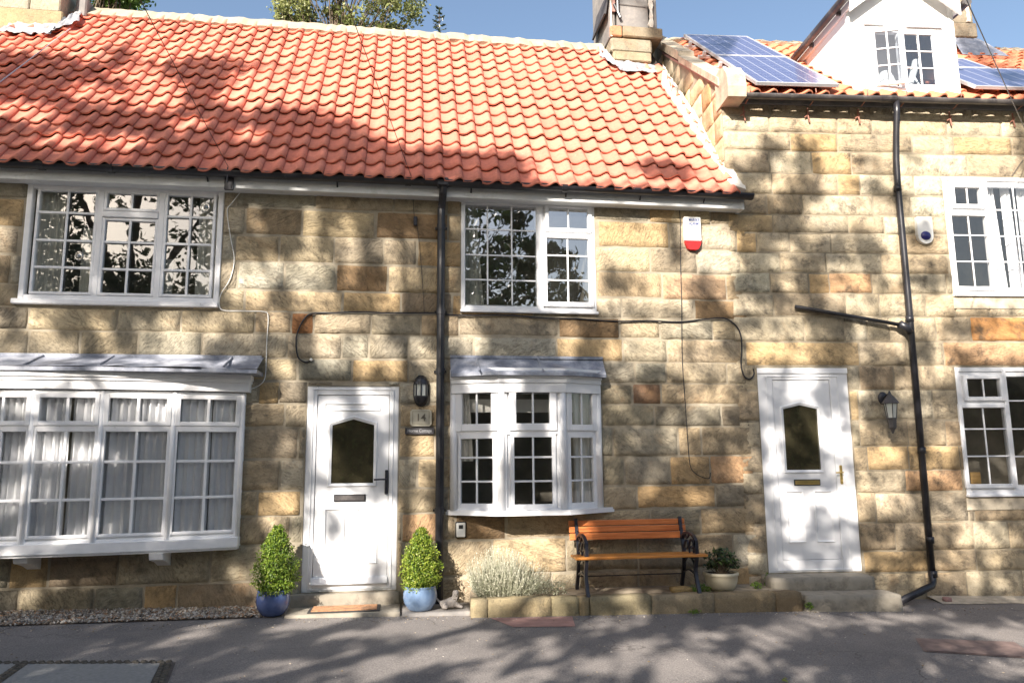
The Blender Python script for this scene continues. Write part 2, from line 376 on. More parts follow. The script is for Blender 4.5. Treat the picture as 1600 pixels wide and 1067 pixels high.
def asphalt_mat():
    mt, n, b = newmat('worn_tarmac'); co = objco(n)
    a = noi(n, co, 1.1, 5, .6); g = noi(n, co, 85, 4, .8); v = N(n, 'ShaderNodeTexVoronoi', inp={'Scale': 70}); n.links.new(co, v.inputs[0])
    c = ramp(n, [(.3, (.165,.155,.15)), (.7, (.245,.228,.215))], a).outputs[0]
    c = mixc(n, .95, c, ramp(n, [(.3, (.45,.45,.45)), (.72, (1.55,1.52,1.48))], g).outputs[0], 'MULTIPLY')
    sp = ramp(n, [(.0, (1,1,1)), (.16, (0,0,0))], v.outputs['Distance']).outputs[0]
    sel = ramp(n, [(.60, (0,0,0)), (.66, (1,1,1))], noi(n, co, 23, 2)).outputs[0]
    c = mixc(n, mth(n, 'MULTIPLY', mth(n, 'MULTIPLY', sp, sel), .8), c, (.5,.47,.42))
    ck = N(n, 'ShaderNodeTexVoronoi', feature='DISTANCE_TO_EDGE', inp={'Scale': .8}); dv = N(n, 'ShaderNodeVectorMath', operation='ADD'); n.links.new(co, dv.inputs[0]); nn_ = N(n, 'ShaderNodeTexNoise', inp={'Scale': 3.0, 'Detail': 6}); n.links.new(co, nn_.inputs[0]); sc_ = N(n, 'ShaderNodeVectorMath', operation='SCALE', inp={'Scale': .6}); n.links.new(nn_.outputs['Color'], sc_.inputs[0]); n.links.new(sc_.outputs[0], dv.inputs[1]); n.links.new(dv.outputs[0], ck.inputs[0])
    cr_ = mth(n, 'MULTIPLY', mth(n, 'LESS_THAN', ck.outputs['Distance'], .006), ramp(n, [(.5, (0,0,0)), (.6, (1,1,1))], noi(n, co, .7, 2)).outputs[0])
    c = mixc(n, mth(n, 'MULTIPLY', cr_, .6), c, (.06,.055,.05))
    patch = ramp(n, [(.60, (0,0,0)), (.64, (1,1,1))], noi(n, co, .55, 3)).outputs[0]
    c = mixc(n, mth(n, 'MULTIPLY', patch, .25), c, (.12,.115,.115))
    n.links.new(c, b.inputs['Base Color']); b.inputs['Roughness'].default_value = .93; b.inputs['Specular IOR Level'].default_value = .25
    bump(n, b, mth(n, 'ADD', g, mth(n, 'MULTIPLY', v.outputs['Distance'], -1)), .55, .006); return mt
M['asphalt'] = asphalt_mat()

def panel_mat():
    mt, n, b = newmat('solar_cells'); co = N(n, 'ShaderNodeUVMap').outputs[0]
    sep = N(n, 'ShaderNodeSeparateXYZ'); n.links.new(co, sep.inputs[0])
    def line(v, k, w):
        fr = mth(n, 'FRACT', mth(n, 'MULTIPLY', v, k)); d = mth(n, 'ABSOLUTE', mth(n, 'SUBTRACT', fr, .5)); return mth(n, 'GREATER_THAN', d, .5-w)
    lx = line(sep.outputs[0], 6, .045); ly = line(sep.outputs[1], 10, .018); bus = line(sep.outputs[0], 18, .035)
    c = mixc(n, noi(n, co, 7, 3), (.075,.09,.20), (.12,.145,.26))
    c = mixc(n, mth(n, 'MULTIPLY', bus, .18), c, (.5,.5,.55))
    c = mixc(n, mth(n, 'MULTIPLY', ly, .35), c, (.55,.58,.65)); c = mixc(n, mth(n, 'MULTIPLY', lx, .7), c, (.48,.50,.56))
    n.links.new(c, b.inputs['Base Color']); b.inputs['Roughness'].default_value = .3; b.inputs['Coat Weight'].default_value = .6; b.inputs['Coat Roughness'].default_value = .08
    return mt
M['pv'] = panel_mat()
def glaze_mat(name, base, pale):
    mt, n, b = newmat(name); co = objco(n)
    c = ramp(n, [(.3, base), (.75, pale)], noi(n, co, 5, 5, .6, .5)).outputs[0]
    n.links.new(c, b.inputs['Base Color']); b.inputs['Roughness'].default_value = .22; b.inputs['Coat Weight'].default_value = .5
    bump(n, b, noi(n, co, 14, 3), .1, .004); return mt
M['blueglaze'] = glaze_mat('blue_glaze', (.045,.07,.19), (.11,.16,.33))
M['paleblue'] = glaze_mat('pale_blue_glaze', (.11,.18,.31), (.23,.33,.48))

# ================================================================== stone walls
PAL = [((.37,.315,.23), 5), ((.31,.28,.22), 4), ((.41,.34,.235), 3), ((.28,.24,.175), 3), ((.42,.31,.18), 1.2), ((.23,.20,.155), 1.5), ((.39,.355,.285), 3)]
PALR = [((.43,.37,.275), 5), ((.39,.335,.25), 4), ((.47,.40,.295), 3), ((.33,.28,.205), 3), ((.45,.345,.21), 1.3), ((.30,.25,.185), 1), ((.48,.44,.345), 3)]
KIND = dict(ochre=(.42,.315,.185), brown=(.25,.175,.105), red=(.33,.165,.08), orange=(.44,.29,.175), deep=(.44,.235,.10), peach=(.43,.31,.21), lintel=(.45,.34,.20), buff=(.46,.38,.25), darkred=(.20,.13,.09), grey=(.30,.27,.20))
def pick(pal):
    c = random.choices([p[0] for p in pal], [p[1] for p in pal])[0]; k = random.uniform(.88, 1.12); h = random.uniform(-.02, .02)
    return (c[0]*k+h, c[1]*k, c[2]*k-h*.5)
def block(mb, x0, x1, z0, z1, col, prot, y=0, j=.004, cell=.055, rough=.006):
    """one stone: a slightly cushioned, uneven face set proud of the mortar"""
    w, h = x1-x0, z1-z0
    if w < .03 or h < .03: return
    nx = max(2, int(w/cell)); nz = max(2, int(h/cell)); V = []; sd = random.uniform(0, 50)
    b = min(.014, w*.2, h*.2); xs = [x0, x0+b] + [x0+b+(w-2*b)*i/nx for i in range(1, nx)] + [x1-b, x1]
    zs = [z0, z0+b] + [z0+b+(h-2*b)*i/nz for i in range(1, nz)] + [z1-b, z1]
    for k, z in enumerate(zs):
        for i, x in enumerate(xs):
            e = (i in (0, len(xs)-1)) or (k in (0, len(zs)-1))
            nv = noise.noise(Vector((x*7, z*7, sd))) + .5*noise.noise(Vector((x*19, z*19, sd)))
            yy = y+.012 if e else y - prot - nv*rough
            V.append((x + (noise.noise(Vector((x*11, z*11, sd+9)))*j*1.6), yy, z + noise.noise(Vector((x*9, z*9, sd+20)))*j*1.6))
    n = len(xs); F = [(k*n+i, k*n+i+1, (k+1)*n+i+1, (k+1)*n+i) for k in range(len(zs)-1) for i in range(n-1)]
    mb.col = (*col, random.random()); mb.smooth = True; mb.add(V, F)
def stone_wall(fr, x0, x1, zs, openings, specials, pal, name, parent, mat, mmat, wmin, wmax, gap=.0065, seed=1):
    random.seed(seed); mb = MB(); mm = MB()
    for a, bb in zip(zs[:-1], zs[1:]):
        zc = (a+bb)/2; sp = sorted([s for s in specials if a < s[2] < bb]); cuts = [x0]; kinds = {}
        segs = []; x = x0
        for s in sp:
            if s[0] > x + .02: segs.append((x, s[0], None))
            segs.append((s[0], s[1], s[3])); x = s[1]
        if x < x1: segs.append((x, x1, None))
        blocks = []
        for s0, s1, k in segs:
            if k: blocks.append((s0, s1, k)); continue
            x = s0; off = random.uniform(0, wmax*.6) if s0 == x0 else 0
            while x < s1 - .02:
                w = random.uniform(wmin, wmax)
                if random.random() < .15: w *= .55
                nx_ = x + w - off*0
                if s1 - nx_ < wmin*.6: nx_ = s1
                blocks.append((x, min(nx_, s1), None)); x = nx_
        # avoid openings
        for b0, b1, k in blocks:
            rects = [(b0, b1, a, bb)]
            for (o0, o1, p0, p1) in openings:
                nr = []
                for (r0, r1, q0, q1) in rects:
                    if r1 <= o0+.001 or r0 >= o1-.001 or q1 <= p0+.001 or q0 >= p1-.001: nr.append((r0, r1, q0, q1)); continue
                    if r0 < o0: nr.append((r0, o0, q0, q1))
                    if r1 > o1: nr.append((o1, r1, q0, q1))
                    c0, c1 = max(r0, o0), min(r1, o1)
                    if q1 > p1: nr.append((c0, c1, p1, q1))
                    if q0 < p0: nr.append((c0, c1, q0, p0))
                rects = nr
            col = KIND[k] if k else pick(pal)
            for (r0, r1, q0, q1) in rects:
                g = gap*random.uniform(.6, 1.35)
                tz = random.uniform(-.006, .006)
                block(mb, r0+g, r1-g*.8, q0+g+tz, q1-g*.8+tz, col, random.uniform(.001, .016) if k != 'lintel' else .004, rough=.008 if k != 'lintel' else .001)
    # mortar sheet with the openings left out
    zz = sorted(set([zs[0], zs[-1]] + [o[2] for o in openings if zs[0] < o[2] < zs[-1]] + [o[3] for o in openings if zs[0] < o[3] < zs[-1]]))
    for a, bb in zip(zz[:-1], zz[1:]):
        zc = (a+bb)/2; ops = sorted([(o[0], o[1]) for o in openings if o[2] < zc < o[3]]); x = x0
        for o0, o1 in ops + [(x1, x1)]:
            if o0 > x:
                nn = max(1, int((o0-x)/.1)); nk = max(1, int((bb-a)/.1))
                V = []; 
                for k in range(nk+1):
                    for i in range(nn+1):
                        X = x+(o0-x)*i/nn; Z = a+(bb-a)*k/nk; V.append((X, .004+.004*noise.noise(Vector((X*9, 3, Z*9))), Z))
                mm.smooth = True
                mm.add(V, [(k*(nn+1)+i, k*(nn+1)+i+1, (k+1)*(nn+1)+i+1, (k+1)*(nn+1)+i) for k in range(nk) for i in range(nn)])
            x = max(x, o1)
    mm.smooth = False
    for (o0, o1, p0, p1) in openings:      # reveals
        a0, a1, d0, d1 = o0, o1, .003, .16
        mm.quad((a0,d0,p0),(a0,d1,p0),(a0,d1,p1),(a0,d0,p1)); mm.quad((a1,d0,p0),(a1,d0,p1),(a1,d1,p1),(a1,d1,p0))
        mm.quad((a0,d0,p1),(a0,d1,p1),(a1,d1,p1),(a1,d0,p1)); mm.quad((a0,d0,p0),(a1,d0,p0),(a1,d1,p0),(a0,d1,p0))
    w = link(name, mb, mat, parent); link('mortar', mm, mmat, w); return w

# ================================================================== pantile roofs
PROF = [(0,.010),(.12,.003),(.25,0),(.38,.004),(.50,.015),(.61,.032),(.71,.047),(.80,.053),(.88,.049),(.95,.037),(.995,.022)]
def pantiles(mb, x0, cols, ye, ze, th, length, gauge, cover, keep=None, base=(.58,.215,.15), ragged=.0):
    c, s = math.cos(th), math.sin(th); nc = math.ceil(length/gauge)
    for r in range(nc):
        d0 = r*gauge; d1 = min(d0+gauge+.03, length+.02)
        for k in range(cols):
            xa = x0 + k*cover
            if keep and not keep(xa+cover*.5, d0+gauge*.5): continue
            t = random.uniform(-.006, .006)+.010*noise.noise(Vector((k*.9, d0*2.2, x0))); wav = .016*noise.noise(Vector((xa*.55, d0*.7, 8)))+.006*noise.noise(Vector((xa*2, d0*2, 3))); slip_ = -.03 if random.random() < .012 else 0
            lift = random.uniform(-.003, .006)+wav; sl = random.uniform(-.007, .007)+slip_
            q = random.uniform(.92, 1.07); hue = random.uniform(-.012, .016)
            mb.col = (base[0]*q, (base[1]+hue)*q, (base[2]+hue*.8)*q, random.random()); V = []
            n = len(PROF)
            for (dd, off) in ((d0+sl, .037+lift), ((d0+d1)/2, .017+lift*.5+wav*.5), (d1, .004+wav)):
                for (u, h) in PROF:
                    x = xa + u*cover + (t if dd == d0+sl else 0); o = off + h
                    V.append((x, ye + dd*c - o*s, ze + dd*s + o*c))
            for (u, h) in PROF:   # underside of the lower edge
                x = xa + u*cover + t; o = .037 + lift + h - .017
                V.append((x, ye + (d0+sl)*c - o*s, ze + (d0+sl)*s + o*c))
            F = [(j*n+i, j*n+i+1, (j+1)*n+i+1, (j+1)*n+i) for j in (0, 1) for i in range(n-1)]
            mb.smooth = True; mb.add(V, F)
            mb.smooth = False
            b = len(mb.v) - len(V)
            for i in range(n-1): mb.f.append((b+3*n+i, b+3*n+i+1, b+i+1, b+i)); mb.c.append(mb.col); mb.sm.append(False); mb.mi.append(0)
            # right-hand edge drops to the next tile
            W2 = []
            for (dd, off) in ((d0+sl, .037+lift), (d1, .004)):
                for h in (.022, .002):
                    o = off + h; W2.append((xa+.995*cover+(t if off > .02 else 0), ye+dd*c-o*s, ze+dd*s+o*c))
            mb.add(W2, [(0,1,3,2)])
    # underlay so no light comes through
    mb.col = (.05,.04,.035,.5)
    xe = x0+cols*cover
    def pt(x, d, o): return (x, ye+d*c-o*s, ze+d*s+o*c)
    mb.quad(pt(x0,.03,-.005), pt(xe,.03,-.005), pt(xe,length,-.005), pt(x0,length,-.005))

def slab_strip(mb, pts_in, pts_out, thick, nrm, wob=.01, n=40):
    """uneven mortar/stone strip between two lines (start,end), thick along nrm"""
    a0, a1 = map(Vector, pts_in); b0, b1 = map(Vector, pts_out); nv = Vector(nrm); V = []
    for i in range(n+1):
        t = i/n; A = a0.lerp(a1, t); B = b0.lerp(b1, t); d = (B-A).normalized()
        wa = random.uniform(-wob, wob); wb = random.uniform(-wob, wob); th = thick*(1+random.uniform(-.25, .25))
        V += [A - d*wa, A - d*wa*.5 + nv*th, B + d*wb*.5 + nv*th, B + d*wb*1.5]
    F = [(i*4+k, i*4+k+1, (i+1)*4+k+1, (i+1)*4+k) for i in range(n) for k in range(3)] + [(0,1,2,3), (n*4,n*4+3,n*4+2,n*4+1)]
    mb.smooth = False; mb.add(V, F)

# ================================================================== window pieces
def ring(mb, x0, x1, z0, z1, fw, y0, y1, b=.004, sides='lrtb', fb=None):
    fb = fb or fw
    mb.box(x0, x0+fw, y0, y1, z0, z1, b); mb.box(x1-fw, x1, y0, y1, z0, z1, b)
    mb.box(x0+fw-.001, x1-fw+.001, y0+.001, y1-.001, z1-fw, z1-.001, b); mb.box(x0+fw-.001, x1-fw+.001, y0+.001, y1-.001, z0+.001, z0+fb, b)
def glaze(mb, mg, x0, x1, z0, z1, xs, zs, bw=.018, yb=-.002, yg=.012, bd=.012):
    for x in xs: mb.box(x-bw/2, x+bw/2, yb, yb+bd, z0, z1, .003)
    for z in zs: mb.box(x0, x1, yb+.0015, yb+bd-.001, z-bw/2, z+bw/2, .003)
    mg.quad((x0-.01,yg,z0-.01),(x1+.01,yg,z0-.01),(x1+.01,yg,z1+.01),(x0-.01,yg,z1+.01))
def plate(mb, x0, x1, z0, z1, holes, y0, y1):
    zz = sorted(set([z0, z1] + [min(max(h[k], z0), z1) for h in holes for k in (2, 3)]))
    for a, b in zip(zz[:-1], zz[1:]):
        if b-a < 1e-5: continue
        zc_ = (a+b)/2; x = x0
        for h0, h1 in sorted((h[0], h[1]) for h in holes if h[2] < zc_ < h[3]) + [(x1, x1)]:
            if h0 > x+1e-4: mb.box(x, h0, y0, y1, a, b)
            x = max(x, h1)
def eq(a, b, n): return [a+(b-a)*i/n for i in range(1, n)]
def curtain(mb, x0, x1, z0, z1, y, amp=.03, waves=6, taper=0, fold=0):
    n = max(8, int(waves*8)); m_ = 10; V = []
    ph = random.uniform(0, 6)
    for k in range(m_+1):
        t = k/m_; z = z0+(z1-z0)*t
        for i in range(n+1):
            u = i/n; xx = x0+(x1-x0)*u + taper*(t-.5)*(u)
            V.append((xx, y + amp*math.sin(u*waves*2*math.pi + ph + .5*math.sin(t*3+u*5)) + .35*amp*math.sin(u*waves*4.6*math.pi+1+t), z))
    mb.smooth = True; mb.add(V, [(k*(n+1)+i, k*(n+1)+i+1, (k+1)*(n+1)+i+1, (k+1)*(n+1)+i) for k in range(m_) for i in range(n)])
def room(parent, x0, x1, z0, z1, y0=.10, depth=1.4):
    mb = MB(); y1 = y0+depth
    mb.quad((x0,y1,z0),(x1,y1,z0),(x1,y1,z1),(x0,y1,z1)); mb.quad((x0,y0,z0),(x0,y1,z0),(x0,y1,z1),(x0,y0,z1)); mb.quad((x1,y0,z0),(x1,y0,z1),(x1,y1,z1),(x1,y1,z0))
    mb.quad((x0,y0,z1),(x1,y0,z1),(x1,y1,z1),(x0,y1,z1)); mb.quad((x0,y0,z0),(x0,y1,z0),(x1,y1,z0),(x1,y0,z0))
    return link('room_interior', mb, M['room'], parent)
def text(s, size, mat, parent, x, y, z, ext=.0015, name='lettering', w=None):
    cu = bpy.data.curves.new('t', 'FONT'); cu.body = s; cu.size = size; cu.extrude = ext; cu.offset = size*.015; cu.align_x = 'CENTER'; cu.align_y = 'CENTER'
    to = bpy.data.objects.new('t', cu); C.objects.link(to); bpy.context.view_layer.update()
    me = bpy.data.meshes.new_from_object(to.evaluated_get(bpy.context.evaluated_depsgraph_get()))
    bpy.data.objects.remove(to); mb = MB()
    sx = 1
    if w:
        xs = [v.co.x for v in me.vertices]; sx = w/(max(xs)-min(xs))
    mb.add([(x+v.co.x*sx, y-v.co.z, z+v.co.y) for v in me.vertices], [tuple(p.vertices) for p in me.polygons])
    return link(name, mb, mat, parent)

exec_parts = True
# ================================================================== LEFT COTTAGE
xw = lambda px, py, Y=0.0: L.P(px, py, Y).x
zw = lambda px, py, Y=0.0: L.P(px, py, Y).z
cot = thing('stone_cottage', 'low sandstone cottage with orange pantile roof, two white bay windows and door 14', 'house', (-.5, 0, 0))
ZL = [-.12, .27, .62, .90, 1.15, 1.46, 1.78, 2.02, 2.25, 2.49, 2.75, 2.98, 3.21, 3.51, 3.80, 4.10, 4.36]
def sp(fr, x0, x1, y, k): a = fr.P(x0, y); b = fr.P(x1, y); return (a.x, b.x, a.z, k)
W1 = (xw(36,378), xw(346.5,385), zw(190,471.5), zw(197,292))
W4 = (xw(720.5,400), xw(930,400), zw(827,487), zw(823,317.5))
D1 = (xw(475,765), xw(621.5,765), zw(545,924), zw(551,603))
B3 = (xw(707,690), xw(935,690), zw(707,797), zw(707,588))
B2 = (-5.35, xw(378,720), zw(373,838), zw(382,611))
specL = [sp(L,*a) for a in [(472,586,350,'buff'),(588,700,350,'brown'),(525,606,432,'brown'),(535,627,472,'ochre'),(455,490,506,'red'),(550,638,578,'ochre'),(402,470,784,'ochre'),
        (628,690,822,'orange'),(404,436,614,'ochre'),(13,75,905,'ochre'),(-20,40,312,'ochre'),(935,1045,372,'ochre'),(1014,1058,338,'ochre'),(1035,1135,448,'peach'),(873,968,516,'brown'),
        (1085,1168,482,'brown'),(988,1033,613,'darkred'),(1110,1178,737,'orange'),(712,790,820,'brown'),(940,1022,640,'grey'),(1046,1110,340,'buff'),(1150,1165,372,'ochre')]]
stone_wall(L, -5.6, 3.84, ZL, [W1, W4, D1, (B3[0]+.02, B3[1]-.02, B3[2]+.02, B3[3]-.02), (B2[0]+.02, B2[1]-.02, B2[2]+.02, B2[3]-.02)], specL, PAL, 'wall', cot, M['stone'], M['mortar'], .40, .92, seed=11)

# --- roof
TH = 0.88728861
ye, ze = -.27, 4.352
random.seed(5)
rl = MB(); cover = .2085; RX0 = -5.23
def keepL(x, d):
    y = ye + d*math.cos(TH)
    if 2.95 < x and y > 2.05: return False
    if x < -4.62 and y > 1.98: return False
    return True
pantiles(rl, RX0, 43, ye, ze, TH, 4.20, .280, cover, keepL)
roof = link('roof', rl, M['tile'], cot)
CL_, SL_ = math.cos(TH), math.sin(TH)
def rp(x, d, o=0): return Vector((x, ye+d*CL_-o*SL_, ze+d*SL_+o*CL_))
nr = (0, -SL_, CL_)
mb = MB(); slab_strip(mb, (rp(-4.6,4.03,.005), rp(2.95,4.03,.005)), (rp(-4.6,4.30,.0), rp(2.95,4.30,.0)), .055, nr, .012, 110)
mb.box(-4.6, 2.98, rp(0,4.27).y, rp(0,4.27).y+.28, rp(0,4.27).z-.25, rp(0,4.27).z+.075, .02)
link('ridge', mb, M['ridge'], roof)
mb = MB(); xv = 3.72
slab_strip(mb, (rp(3.67,.16,.02), rp(3.57,3.0,.02)), (rp(3.82,.06,.02), rp(3.74,3.6,.02)), .05, nr, .007, 60)
link('verge_fillet', mb, M['fillet'], roof)
mb = MB()     # dressed lead around both chimneys
def rumple(mb, a, b, c, d, amp, n=14, m_=6):
    a, b, c, d = map(Vector, (a, b, c, d)); V = []; sd = random.uniform(0, 90)
    nn = (b-a).cross(d-a).normalized()
    if nn.y > 0: nn = -nn
    for j in range(m_+1):
        for i in range(n+1):
            u, v = i/n, j/m_; p = a.lerp(b, u).lerp(d.lerp(c, u), v)
            V.append(p + nn*(amp*(noise.noise(Vector((u*7, v*3, sd)))+.6*noise.noise(Vector((u*17, v*8, sd)))) + amp*.8))
    mb.smooth = True; mb.add(V, [(j*(n+1)+i, j*(n+1)+i+1, (j+1)*(n+1)+i+1, (j+1)*(n+1)+i) for j in range(m_) for i in range(n)])
rumple(mb, rp(3.00,3.22,.07), rp(3.56,3.26,.06), (3.60,1.96,7.15), (2.97,1.96,7.19), .03, 22, 8)
rumple(mb, rp(2.80,3.75,.07), rp(3.03,3.25,.08), (2.96,2.02,7.30), (2.90,2.42,7.72), .03, 14, 8)
rumple(mb, rp(-5.15,3.12,.06), rp(-4.55,3.16,.06), (-4.52,1.92,7.13), (-5.15,1.92,7.08), .035, 24, 8)
rumple(mb, rp(-4.60,3.14,.06), rp(-4.32,3.62,.08), (-4.46,2.30,7.60), (-4.52,1.95,7.20), .035, 14, 8)
rumple(mb, rp(-5.45,2.5,.05), rp(-5.15,2.5,.07), rp(-5.10,3.05,.12), rp(-5.40,3.05,.18), .02)
linksplit('lead_flashing', mb, M['leadpale'], roof)

def bigblock(mb, x0, x1, y0, y1, z0, z1, col, b=.015):
    mb.col = (*col, random.random()); mb.smooth = False; mb.box(x0, x1, y0, y1, z0, z1, b)
# left chimney
ch = MB()
bigblock(ch, -5.6, -4.53, 1.93, 2.85, 7.0, 7.345, (.34,.27,.17)); 
bigblock(ch, -5.6, -4.965, 1.965, 2.85, 7.35, 8.3, (.34,.31,.25)); bigblock(ch, -4.955, -4.585, 1.965, 2.85, 7.35, 7.9, (.36,.33,.26)); bigblock(ch, -4.955, -4.585, 1.965, 2.85, 7.905, 8.6, (.42,.34,.2))
chl = link('chimney', ch, M['gable'], cot)
mb = MB(); mb.box(-4.50,-4.36,2.2,2.8,7.45,7.75,.02); link('chimney_bracket', mb, M['slateclad'], chl)
mb = MB(); 
for i in range(2):
    y0 = 1.9-i*.9; z0 = 7.02-i*.72
    mb.prism([(y0, z0), (y0-.85, z0-.68), (y0-.80, z0-.76), (y0+.03, z0-.09)], 'x', -5.62, -5.20)
link('coping', mb, M['coping'], cot)
# chimney over the party wall
ch = MB()
bigblock(ch, 2.97, 3.585, 1.98, 2.95, 6.6, 7.21, (.42,.36,.26)); bigblock(ch, 2.99, 3.57, 1.95, 2.95, 7.215, 7.36, (.33,.28,.2)); bigblock(ch, 2.965, 3.60, 1.98, 2.95, 7.365, 7.60, (.27,.25,.2), .03)
bigblock(ch, 2.96, 3.14, 1.965, 2.95, 7.605, 7.775, (.42,.22,.13)); bigblock(ch, 3.15, 3.76, 1.955, 2.95, 7.605, 7.775, (.24,.21,.16))
chm = link('chimney', ch, M['gable'], cot)
mb = MB(); mb.box(3.075, 3.56, 1.99, 2.9, 7.78, 8.9, .01); mb.box(3.62, 3.70, 2.02, 2.9, 7.78, 8.9, .01); mb.box(2.955,3.05,2.02,2.93,7.6,8.9,.01); link('cladding', mb, M['slateclad'], chm)
mb = MB(); slab_strip(mb, ((3.56,1.985,7.78),(3.56,1.985,8.9)), ((3.62,1.985,7.78),(3.62,1.985,8.9)), .03, (0,-1,0), .02, 24); slab_strip(mb, ((2.965,1.99,7.6),(2.965,1.99,8.9)), ((2.99,1.99,7.6),(2.99,1.99,8.9)), .015, (0,-1,0), .006, 14)
link('chimney_mortar', mb, M['fillet'], chm)
mb = MB(); mb.box(3.0,3.045,1.975,1.999,8.0,8.9); link('brick_strip', mb, M['terracotta'], chm)
mb = MB(); mb.tube([(3.075,1.95,8.9),(3.075,1.95,7.98),(3.11,1.94,7.88)], .022, 8); mb.tube([(3.02,1.95,8.1),(3.10,1.95,7.92)], .02, 8); link('chimney_pipe', mb, M['black'], chm)
mb = MB(); mb.tube([(3.1,1.975,8.13),(3.6,1.975,8.115)], .006, 6); link('strap', mb, M['slateclad'], chm)
mb = MB(); mb.prism([(2.90,7.95),(2.955,8.3),(2.955,8.36),(2.87,7.95)], 'y', 1.97, 2.7); link('slate_edge', mb, M['slate'], chm)

# --- eaves: fascia, soffit, gutter
FX0, FX1 = -5.6, 3.83
mb = MB(); mb.box(FX0, FX1, -.165, -.140, 4.245, 4.46, .004); mb.box(FX0, FX1, -.1395, .02, 4.252, 4.272, .002)
mb.box(-2.1, -2.02, -.172, -.166, 4.245, 4.36, .002)
mb.box(FX1-.03, FX1+.01, -.17, .0, 4.24, 4.42, .003)
link('fascia', mb, M['fascia'], cot)
def gutter(mb, x0, x1, yc, zc, r, seg=10, th=.006):
    P_ = [(yc+r*math.cos(math.pi+math.pi*k/seg), zc+r*math.sin(math.pi+math.pi*k/seg)) for k in range(seg+1)]
    P2 = [(yc+(r-th)*math.cos(math.pi+math.pi*k/seg), zc+(r-th)*math.sin(math.pi+math.pi*k/seg)) for k in range(seg+1)]
    poly = P_ + P2[::-1]; n = len(poly); nx = 24; V = []
    for i in range(nx+1):
        x = x0+(x1-x0)*i/nx; dz = .006*noise.noise(Vector((x*.8, 1, 2)))
        V += [(x, p[0], p[1]+dz) for p in poly]
    mb.smooth = True; mb.add(V, [(i*n+k, i*n+(k+1) % n, (i+1)*n+(k+1) % n, (i+1)*n+k) for i in range(nx) for k in range(n)])
    mb.smooth = False
    for x in (x0, x1): mb.prism(P_, 'x', x-.004, x+.004)
mb = MB(); gutter(mb, FX0, 3.905, -.235, 4.395, .062)
for x in (-2.03, -.72, .7, 1.75, 2.6, 3.35):
    mb.tube([(x,-.168,4.30),(x,-.20,4.335),(x,-.235,4.347)], .008, 6); 
for x in (-4.9,-3.6,-2.95, 1.72, .02): 
    P_ = [(-.235+.069*math.cos(math.pi+math.pi*k/8), 4.395+.069*math.sin(math.pi+math.pi*k/8)) for k in range(9)]; mb.prism(P_, 'x', x-.03, x+.03)
gut = link('gutter', mb, M['black'], cot)
mb = MB()   # gutter outlet and square downpipe
mb.box(.33,.45,-.29,-.18,4.33,4.42,.01)
mb.tube([(.395,-.235,4.36),(.395,-.22,4.28),(.39,-.10,4.19),(.385,-.075,4.13)], .042, 10)
mb.tube([(.385,-.075,4.15),(.385,-.075,.02)], .043, 4 if False else 12)
for z in (3.93, 3.0, 2.36, .93): mb.tube([(.385,-.075,z-.03),(.385,-.075,z+.03)], .05, 12); mb.box(.32,.45,-.04,-.012,z-.012,z+.012)
mb.smooth = True; link('downpipe', mb, M['black'], cot)
mb = MB()
px_, pz_ = L.P(357,262,-.25).x, L.P(357,272,-.25).z
mb.box(px_-.045, px_+.045, -.20, -.172, pz_-.15, pz_+.05, .005); mb.tube([(px_,-.28,pz_+.06),(px_-.005,-.25,pz_-.1)], .007, 6)
link('cable_hook', mb, M['iron'], cot)

# --- W1: old casement, peeling paint
def winframe(name, parent, mats='upvc'): return name
x0,x1,z0,z1 = W1; w = x1-x0; h = z1-z0
X = lambda f: x0+w*f
Z = lambda f: z1-h*f
mb = MB(); mg = MB(); yF = -.012
ring(mb, x0, x1, z0, z1, .055, yF, .06, .006)
for f0, f1 in ((.355,.385),(.665,.695)): mb.box(X(f0), X(f1), yF+.002, .058, z0+.05, z1-.05, .006)
lights = [(.05,.355,.04,.95,[.205],[.25,.49,.72]), (.385,.665,.04,.215,[.525],[]), (.385,.665,.28,.95,[.525],[.49,.725]), (.695,.96,.04,.95,[.83],[.25,.49,.72])]
for (a,b,t,u,xs,zs) in lights:
    ring(mb, X(a), X(b), Z(u), Z(t), .028, yF+.004, .05, .004)
    glaze(mb, mg, X(a)+.028, X(b)-.028, Z(u)+.028, Z(t)-.028, [X(q) for q in xs], [Z(q) for q in zs], .024, yF+.004, .022, .016)
mb.box(X(.385), X(.665), yF-.012, .05, Z(.275), Z(.225), .006)
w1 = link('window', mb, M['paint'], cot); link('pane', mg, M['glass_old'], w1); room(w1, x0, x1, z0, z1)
mb = MB(); mb.box(x0-.04, x1+.0, -.055, .03, z0-.045, z0+.004, .006); link('sill', mb, M['paint'], w1)
mb = MB(); curtain(mb, X(.03), X(.17), z0, z1, .11, .02, 4); curtain(mb, X(.27), X(.345), z0, Z(.35), .11, .02, 3)
curtain(mb, X(.86), X(.97), z0, z1, .11, .02, 3); curtain(mb, X(.70), X(.74), z0, Z(.6), .12, .01, 1); linksplit('curtain', mb, M['voile'], w1)
mb = MB(); mb.smooth = True   # bullseye roundels in two panes
for (fx, fz, rr) in ((.275,.615,.045), (.90,.15,.05)):
    cx, cz = X(fx), Z(fz); V = []; F = []; sg = 20; pr = [(1,0),(.9,-.012),(.75,0),(.62,-.008),(.45,.002),(.28,-.014),(.12,-.02),(0.001,-.02)]
    for (r_, d_) in pr:
        for k in range(sg): V.append((cx+rr*r_*math.cos(2*math.pi*k/sg), .018+d_, cz+rr*1.1*r_*math.sin(2*math.pi*k/sg)))
    F = [(i*sg+k, i*sg+(k+1) % sg, (i+1)*sg+(k+1) % sg, (i+1)*sg+k) for i in range(len(pr)-1) for k in range(sg)]
    mb.add(V, F)
linksplit('bullseye', mb, glass_mat('bullseye_glass', .38, (.55,.58,.55), .05, veil=.3), w1)

